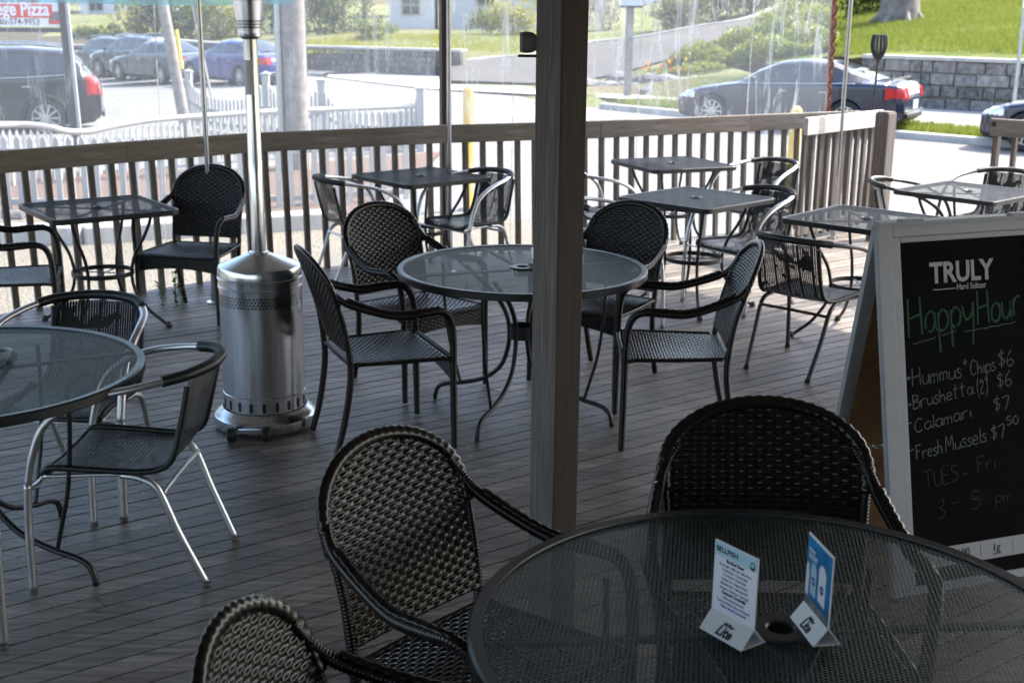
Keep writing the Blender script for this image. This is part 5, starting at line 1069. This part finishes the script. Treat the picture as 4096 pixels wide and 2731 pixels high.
        for x in (2.45, 3.3): m = MB(); m.box((x-Ln/2, s_*(.925 if kind == 'sedan' else .94), zz-.13), (.17, .025, .028)); m.build('door_handle', 'chrome', t, bevel=.008)
        for q in wx:
            cxw = q-Ln/2; yw = s_*(.80 if kind == 'sedan' else .82)
            m = MB(); a = np.linspace(0, 2*PI, 37); m.grid([[(cxw+r__*math.cos(x), yw+s_*dy, wr+r__*math.sin(x)) for r__, dy in ((.2, -.1), (wr-.02, -.11), (wr, -.08), (wr, .08), (wr-.02, .105), (wr-.10, .10), (wr-.11, .085))] for x in a]); wo = m.build('wheel', 'tyre', t, smooth=True)
            m = MB(); r0 = wr-.105
            for k in range(10): x = k*PI/5; m.bar((cxw+.03*math.cos(x), yw+s_*.085, wr+.03*math.sin(x)), (cxw+r0*math.cos(x), yw+s_*.075, wr+r0*math.sin(x)), .035, .02, up=(0, 1, 0))
            m.grid([[(cxw+r__*math.cos(x), yw+s_*dy, wr+r__*math.sin(x)) for r__, dy in ((r0-.02, .06), (r0-.02, .088), (r0, .088), (r0+.004, .07))] for x in a]); m.grid([[(cxw+r__*math.cos(x), yw+s_*dy, wr+r__*math.sin(x)) for r__, dy in ((.001, .1), (.04, .098), (.045, .08))] for x in a]); m.build('rim', 'rim_metal', wo, smooth=True)
            m = MB(); m.grid([[(cxw+r__*math.cos(x), yw+s_*dy, wr+r__*math.sin(x)) for r__, dy in ((.001, .02), (r0, .02))] for x in a]); m.build('brake_disc', 'plastic_black', wo)
            m = MB(); m.tube([(cxw+(wr+.05)*math.cos(x), s_*(float(np.interp(q+(wr+.05)*math.cos(x), xs_, wb))*.985+.012), wr+(wr+.05)*math.sin(x)) for x in np.linspace(-.3, PI+.3, 20)], .02 if kind == 'sedan' else .035, 6); m.build('wheel_arch', 'paint_'+paint if kind == 'sedan' else 'plastic_black', t, smooth='all')
            m = MB(); m.grid([[(cxw+(wr+.06)*math.cos(x), s_*yy, wr+(wr+.06)*math.sin(x)) for yy in (.45, .86)] for x in np.linspace(-.2, PI+.2, 16)]); m.build('wheel_well', 'plastic_black', t)
    if kind == 'suv':
        for s_ in (-1, 1): m = MB(); m.tube([(1.9-Ln/2, s_*.60, 1.655), (2.6-Ln/2, s_*.60, 1.725), (3.6-Ln/2, s_*.60, 1.715), (4.05-Ln/2, s_*.60, 1.65)], .016, 6); m.build('roof_rail', 'chrome', t, smooth='all')
    h = Vector((*heading, 0)).normalized(); c = Vector((*rear, 0))+h*Ln/2; t.location = (c.x, c.y, gz); t.rotation_euler = (0, 0, math.atan2(-h.y, -h.x)); return t
car('dark blue sedan with bright tail lights parked in front of the granite wall', 'sedan', 'navy', (7.95, 25.6), (-.85, .53), -.5)
car('dark blue car at the right edge with only its headlight and bonnet in view', 'sedan', 'navy', (12.74, 21.0), (-.80, .60), -.48)
car('black SUV cut off by the left edge, nearest car on the left', 'suv', 'car_black', (-8.15, 25.4), (-.955, -.295), -.58)
car('dark SUV with tall red tail lights parked left in the far row', 'suv', 'car_black', (-15.8, 54.2), (-.72, .69), -1.2)
car('grey blue SUV in the far row between the dark SUV and the leaning pole', 'suv', 'slate', (-13.1, 49), (-.72, .69), -1.0)
car('dark car with a red light showing between the two far poles', 'sedan', 'graphite', (-10.6, 43.7), (-.72, .69), -.8)
car('bright blue sedan in the far row behind the patio heater', 'sedan', 'royal', (-7.05, 39.5), (-.70, .71), -.62)

# ================================================================== PLANTS
def leaves(m, c, rad, n, size, r_, up=0, clump=8, shell=.55, flat=0):
    """n leaf quads gathered in clumps through an ellipsoid"""
    cl = []
    for _ in range(max(1, n//clump//6)):
        d = Vector((r_.gauss(0, 1), r_.gauss(0, 1), r_.gauss(0, 1))).normalized()*(r_.random()**shell*.95); cl.append((Vector((d.x*rad[0], d.y*rad[1], d.z*rad[2])), r_.uniform(.12, .30)*min(rad), r_.gauss(.5, .22)))
    for i in range(n):
        o, s_, b = r_.choice(cl); p = Vector(c)+o+Vector((r_.gauss(0, s_), r_.gauss(0, s_), r_.gauss(0, s_*.8)))
        if flat and p.z < c[2]-rad[2]: p.z = c[2]-rad[2]*.9
        d = Vector((r_.uniform(-1, 1), r_.uniform(-1, 1), r_.uniform(-.6, 1))).normalized(); e = d.cross(Vector((r_.uniform(-1, 1), r_.uniform(-1, 1), 1))).normalized(); q = size*r_.uniform(.6, 1.4)
        m.add([p-d*q, p+e*q*.45, p+d*q, p-e*q*.45], [(0, 1, 2, 3)], bid=min(1, max(0, b+r_.gauss(0, .15))))
def shrub(lab, c, rad, n, mat, size=.06, seed=0, name='shrub', cat='shrub', group=None, trunk=.04):
    r_ = random.Random(seed); t = thing(name, lab, cat, (c[0], c[1], c[2]-rad[2]), 0, group); m = MB(); leaves(m, (0, 0, rad[2]), rad, n, size, r_, flat=1); m.build('foliage', mat, t)
    m = MB()
    for k in range(5): a = k*1.3+seed; m.tube([(.05*math.cos(a), .05*math.sin(a), -.15), (.3*rad[0]*math.cos(a), .3*rad[1]*math.sin(a), rad[2]*.7), (.6*rad[0]*math.cos(a), .6*rad[1]*math.sin(a), rad[2]*1.4)], [trunk, trunk*.7, trunk*.3], 6)
    m.build('stems', 'bark', t, smooth='all'); return t
def at(px, py, Y, up=0): p = ony(px, py, Y); return Vector((p.x, p.y, hz_(p.x, p.y)+up))
def tree(lab, base, h, r0, crown, n, mat, seed, lean=(0, 0), name='tree', flare=1.5, bark='bark', size=.12):
    r_ = random.Random(seed); t = thing(name, lab, 'tree', base); m = MB()
    pts = [(0, 0, -.3), (0, 0, .15), (lean[0]*.15, lean[1]*.15, h*.15), (lean[0]*.5, lean[1]*.5, h*.5), (lean[0], lean[1], h)]; m.tube(pts, [r0*flare, r0*flare*.82, r0, r0*.85, r0*.6], 16)
    if flare > 1.4:
        for k in range(7): a = k*.9+seed; m.tube([(r0*.55*math.cos(a), r0*.55*math.sin(a), .75), (r0*1.2*math.cos(a), r0*1.2*math.sin(a), .22), (r0*2.0*math.cos(a), r0*2.0*math.sin(a), -.12)], [r0*.30, r0*.28, r0*.16], 8)
    for k in range(9):
        a = k*2.4+seed; b = h*(.55+.05*k); L = crown[0]*r_.uniform(.6, 1); m.tube([(lean[0]*.7, lean[1]*.7, b*.8), (L*.4*math.cos(a), L*.4*math.sin(a), b+h*.12), (L*math.cos(a), L*math.sin(a), b+h*.35)], [r0*.35, r0*.22, r0*.07], 7)
    m.build('trunk', bark, t, smooth='all'); m = MB(); leaves(m, (lean[0], lean[1], h+crown[2]*.3), crown, n, size, r_); m.build('crown', mat, t); return t
b = at(3595, 90, 42); tree('big old tree with a flared grey trunk standing on the lawn', b, 5.5, .47, (3.2, 3.2, 1.8), 1300, 'leaf_green', 3, name='lawn_tree', flare=1.45, bark='pale_bark')
for i, (px, py, Y, rad, n, mt_, lb, sz) in enumerate([
    (3450, 60, 46, (1.3, .9, 1.0), 4200, 'leaf_green', 'leafy green shrub left of the big tree trunk on the lawn', .07), (3330, 30, 50, (1.6, 1, 1.4), 3200, 'leaf_dark', 'dark shrub at the top of the slope behind the brown curtain strap', .08),
    (2720, 80, 53, (1.3, 1, 1.0), 3600, 'leaf_grey', 'rounded grey green shrub at the left end of the row above the driveway', .07), (2880, 50, 54, (1.5, 1.1, 1.2), 4000, 'leaf_dark', 'dark rounded shrub second from the left above the driveway', .07),
    (3030, 40, 55, (1.4, 1.1, 1.2), 3600, 'leaf_grey', 'grey green shrub third from the left above the driveway', .07), (3180, 25, 56, (1.5, 1.1, 1.2), 3400, 'leaf_dark', 'dark shrub at the right end of the row above the driveway', .07),
    (2055, 120, 56, (1.3, 1, 1.0), 3000, 'leaf_yellow', 'yellow green bush in front of the pale lavender house', .07), (1950, 130, 57, (.9, .8, .7), 1500, 'leaf_green', 'smaller green bush beside the yellow green one by the pale house', .07),
    (2420, 130, 58, (1.5, 1, 1.5), 3000, 'leaf_bloom', 'white flowering shrub left of the square post by the driveway', .08), (2330, 60, 64, (1.6, 1, 2.2), 2600, 'leaf_bloom', 'tall white flowering shrub just right of the wooden post', .09),
    (790, 150, 62, (1.9, 1.4, 1.3), 3600, 'leaf_dark', 'dark green shrub behind the far parked cars', .09), (890, 130, 64, (1.3, 1, 1.1), 2200, 'leaf_yellow', 'bright yellow green shrub left of the patio heater head', .09),
    (545, 110, 66, (1.1, .9, 1.3), 1500, 'leaf_yellow', 'yellow forsythia bush behind the dark far SUV', .08), (1300, 120, 60, (2.2, 1.4, 1.7), 4200, 'leaf_dark', 'broad dark shrub right of the utility pole', .09),
    (1080, 90, 66, (2.0, 1.4, 1.9), 3400, 'leaf_dark', 'dark shrub directly behind the patio heater head', .10), (1500, 165, 52, (1.0, .7, .5), 1300, 'leaf_green', 'low green bush above the brown stone wall', .06)]):
    p = at(px, py, Y); shrub(lb, (p.x, Y, p.z+rad[2]*.72), rad, n, mt_, sz, i+20)
p = at(630, 160, 63); tree('tall dark conifer behind the far grey blue SUV', p, 1.2, .16, (1.5, 1.3, 3.2), 5200, 'leaf_dark', 5, name='conifer_tree', flare=1.1, size=.11)
for k, (px, Y, lb) in enumerate(((1462, 62, 'slender pale tree trunk left of the light blue house corner'), (1375, 74, 'thin tree behind the broad dark shrub right of the utility pole'), (2165, 66, 'slender pale trunk beside the middle wooden post'), (480, 84, 'thin bare tree in front of the far grey house'), (960, 82, 'bare tree far behind the patio heater'))):
    p = at(px, 120, Y); tree(lb, p, 4.5, .14, (1.6, 1.6, 1.6), 900, 'leaf_grey' if k % 2 else 'leaf_yellow', 30+k, name='slender_tree', flare=1.15, bark='pale_bark')
for k in range(9):
    px = -150+k*620; Y = 95+6*(k % 3); p = ony(px, 20, Y); z0 = hz_(p.x, Y); tree('tall background tree number %s from the left on the skyline' % ['one', 'two', 'three', 'four', 'five', 'six', 'seven', 'eight', 'nine'][k], (p.x, Y, z0), 5, .3, (5, 3, 4.2), 2600, ('leaf_dark', 'leaf_green', 'leaf_grey')[k % 3], 50+k, name='background_tree', flare=1.2, size=.3)
# long clipped hedge at the left and on the slope
hd = thing('hedge', 'long low green hedge below the far grey house', 'hedge', (0, 0, 0)); m = MB(); r_ = random.Random(2)
A_h = at(300, 130, 68); B_h = at(560, 135, 66)
for k in range(9): p = A_h.lerp(B_h, k/8); leaves(m, (p.x, p.y, p.z+.35), (.5, .5, .45), 420, .07, r_)
m.build('foliage', 'leaf_green', hd); m = MB(); m.bar(A_h+Vector((0, 0, .1)), B_h+Vector((0, 0, .1)), .2, .3); m.build('stems', 'bark', hd)
def cover(name, lab, cat, poly, n, mat, size, seed, h=.25, blade=False, zf=hz_):
    r_ = random.Random(seed); m = MB(); xs2 = [p[0] for p in poly]; ys2 = [p[1] for p in poly]; k = 0
    while k < n:
        x = r_.uniform(min(xs2), max(xs2)); y = r_.uniform(min(ys2), max(ys2)); ins = False
        for (x1, y1), (x2, y2) in zip(poly, poly[1:]+poly[:1]):
            if (y1 > y) != (y2 > y) and x < (x2-x1)*(y-y1)/(y2-y1)+x1: ins = not ins
        if not ins: continue
        k += 1; z = zf(x, y); hh = h*(.5+.5*math.sin(x*2.1+seed)*math.sin(y*1.7))*r_.random()
        if blade:
            for _ in range(3):
                a = r_.uniform(0, 2*PI); q = size*r_.uniform(.5, 1.3); x_, y_ = x+r_.gauss(0, .04), y+r_.gauss(0, .04); m.add([(x_-.012*math.cos(a), y_-.012*math.sin(a), z-.02), (x_+.012*math.cos(a), y_+.012*math.sin(a), z-.02), (x_+q*.5*math.sin(a), y_+q*.5*math.cos(a), z+q)], [(0, 1, 2)], bid=r_.random())
        else:
            d = Vector((r_.uniform(-1, 1), r_.uniform(-1, 1), r_.uniform(-.3, 1))).normalized(); e = d.cross(Vector((0, .3, 1))).normalized(); q = size*r_.uniform(.6, 1.4); p = Vector((x, y, z+.04+hh)); m.add([p-d*q, p+e*q*.5, p+d*q, p-e*q*.5], [(0, 1, 2, 3)], bid=min(1, max(0, .35+1.0*hh/h+r_.gauss(0, .15))))
    tag(m.build(name, mat), lab, cat, kind='stuff')
def pxy(l): return [tuple(ony(*q).xy) for q in l]
cover('ivy', 'tangled green ground cover on the slope above the blue sedan', 'ground cover', pxy([(2640, 285, 37.8), (3000, 300, 35.5), (3345, 240, 35), (3370, 40, 46), (3180, 30, 50), (3070, 110, 46.3), (2960, 165, 43.6), (2730, 248, 40.6)]), 22000, 'leaf_green', .08, 3, .75)
cover('lawn_grass', 'bright sunlit grass on the lawn above the granite wall', 'grass', pxy([(3340, 225, 33.5), (4200, 245, 30.5), (4300, -30, 44), (3400, -10, 50)]), 17000, 'leaf_blade', .13, 4, blade=True)
cover('verge_grass', 'green grass tufts on the verge beside the kerb', 'grass', [tuple(koff(i, .25, 0).xy) for i in (2, 3, 4)]+[tuple(koff(i, 1.9, 0).xy) for i in (4, 3, 2)], 6000, 'leaf_blade', .13, 5, blade=True, zf=lambda x, y: -.38)
cover('slope_grass', 'dry yellow green grass along the top of the low brown wall', 'grass', pxy([(1180, 212, 46.5), (1700, 218, 45), (2150, 215, 47), (2250, 150, 55), (1400, 130, 55), (1150, 170, 52)]), 7000, 'leaf_yellow', .10, 6, blade=True)
cover('flower_bed', 'red and yellow tulips among green leaves in the rock garden', 'flowers', pxy([(2560, 305, 36.8), (2900, 320, 34.8), (2900, 285, 36.5), (2600, 285, 38)]), 900, 'leaf_green', .06, 7, .3)
fb = MB(); r_ = random.Random(8)
for k in range(16):
    f = r_.random(); p = ony(2590+f*190, 298, 36.4-.8*f); x, y = p.x+r_.gauss(0, .3), p.y+r_.gauss(0, .3); z = hz_(x, y)+r_.uniform(.15, .45); s_ = .05
    for j in range(4): a = j*PI/2+k; fb.add([(x, y, z-.03), (x+s_*math.cos(a), y+s_*math.sin(a), z+.03), (x+s_*.3*math.cos(a+.8), y+s_*.3*math.sin(a+.8), z+.09)], [(0, 1, 2)], bid=(k % 5)/4)
tag(fb.build('tulips', 'petal'), 'red and yellow tulip blooms above the pale boulders', 'flowers', kind='stuff')

# ================================================================== HOUSES
def house(lab, px0, px1, pyb, Y, h, wall, roof, wins, depth=7, rz=0):
    a = ony(px0, pyb, Y); b = ony(px1, pyb, Y); z0 = min(hz_(a.x, Y), a.z)-.4; W2 = b.x-a.x; t = thing('house', lab, 'house', ((a.x+b.x)/2, Y+depth/2, z0), rz); zz = a.z-z0
    m = MB(); n_ = int((h+zz)/.18)
    m.box((0, 0, (h+zz)/2), (W2, depth, h+zz))
    for k in range(n_): m.box((0, -depth/2-.008, .09+.18*k), (W2, .03, .165), Matrix.Rotation(.06, 3, 'X'))
    wl_ = m.build('wall', wall, t)
    m = MB(); e = .4; m.add([(-W2/2-e, -depth/2-e, h+zz), (W2/2+e, -depth/2-e, h+zz), (W2/2+e, 0, h+zz+2.4), (-W2/2-e, 0, h+zz+2.4), (-W2/2-e, depth/2+e, h+zz), (W2/2+e, depth/2+e, h+zz)], [(0, 1, 2, 3), (3, 2, 5, 4), (0, 3, 4), (1, 5, 2), (0, 4, 5, 1)]); m.build('roof', roof, t)
    for x, z, w_, hh in wins:
        m = MB(); m.box((x, -depth/2-.03, z+zz), (w_+.18, .07, hh+.18)); f = m.build('window', 'white_paint', t, bevel=.01); m = MB(); m.box((x, -depth/2-.06, z+zz), (w_, .03, hh)); m.build('pane', 'glass_dark', f); m = MB(); m.box((x, -depth/2-.08, z+zz), (w_, .02, .05)); m.box((x, -depth/2-.0815, z+zz), (.05, .02, hh)); m.build('muntins', 'white_paint', f)
    return t
house('pale lavender house with white window at the top between the posts', 1800, 2330, 128, 68, 5, 'siding', 'roof_tile', [(-1.6, 1.75, .9, .8), (1.5, 1.7, .9, .9)])
house('light blue white garage corner beyond the brown stone wall', 1560, 1730, 150, 66, 4, 'siding', 'roof_tile', [(0, 1.6, .8, .9)], 5)
house('far grey house with white posts above the parked cars', 330, 620, 100, 92, 3.6, 'siding', 'roof_tile', [(-1.5, 1.6, .9, 1.2), (1.2, 1.6, .9, 1.2)], 7)
house('white house high behind the driveway shrubs', 2500, 3120, 20, 88, 4.5, 'siding_white', 'roof_tile', [(-3, 1.5, 1, 1.3), (2, 1.5, 1, 1.3)], 8)
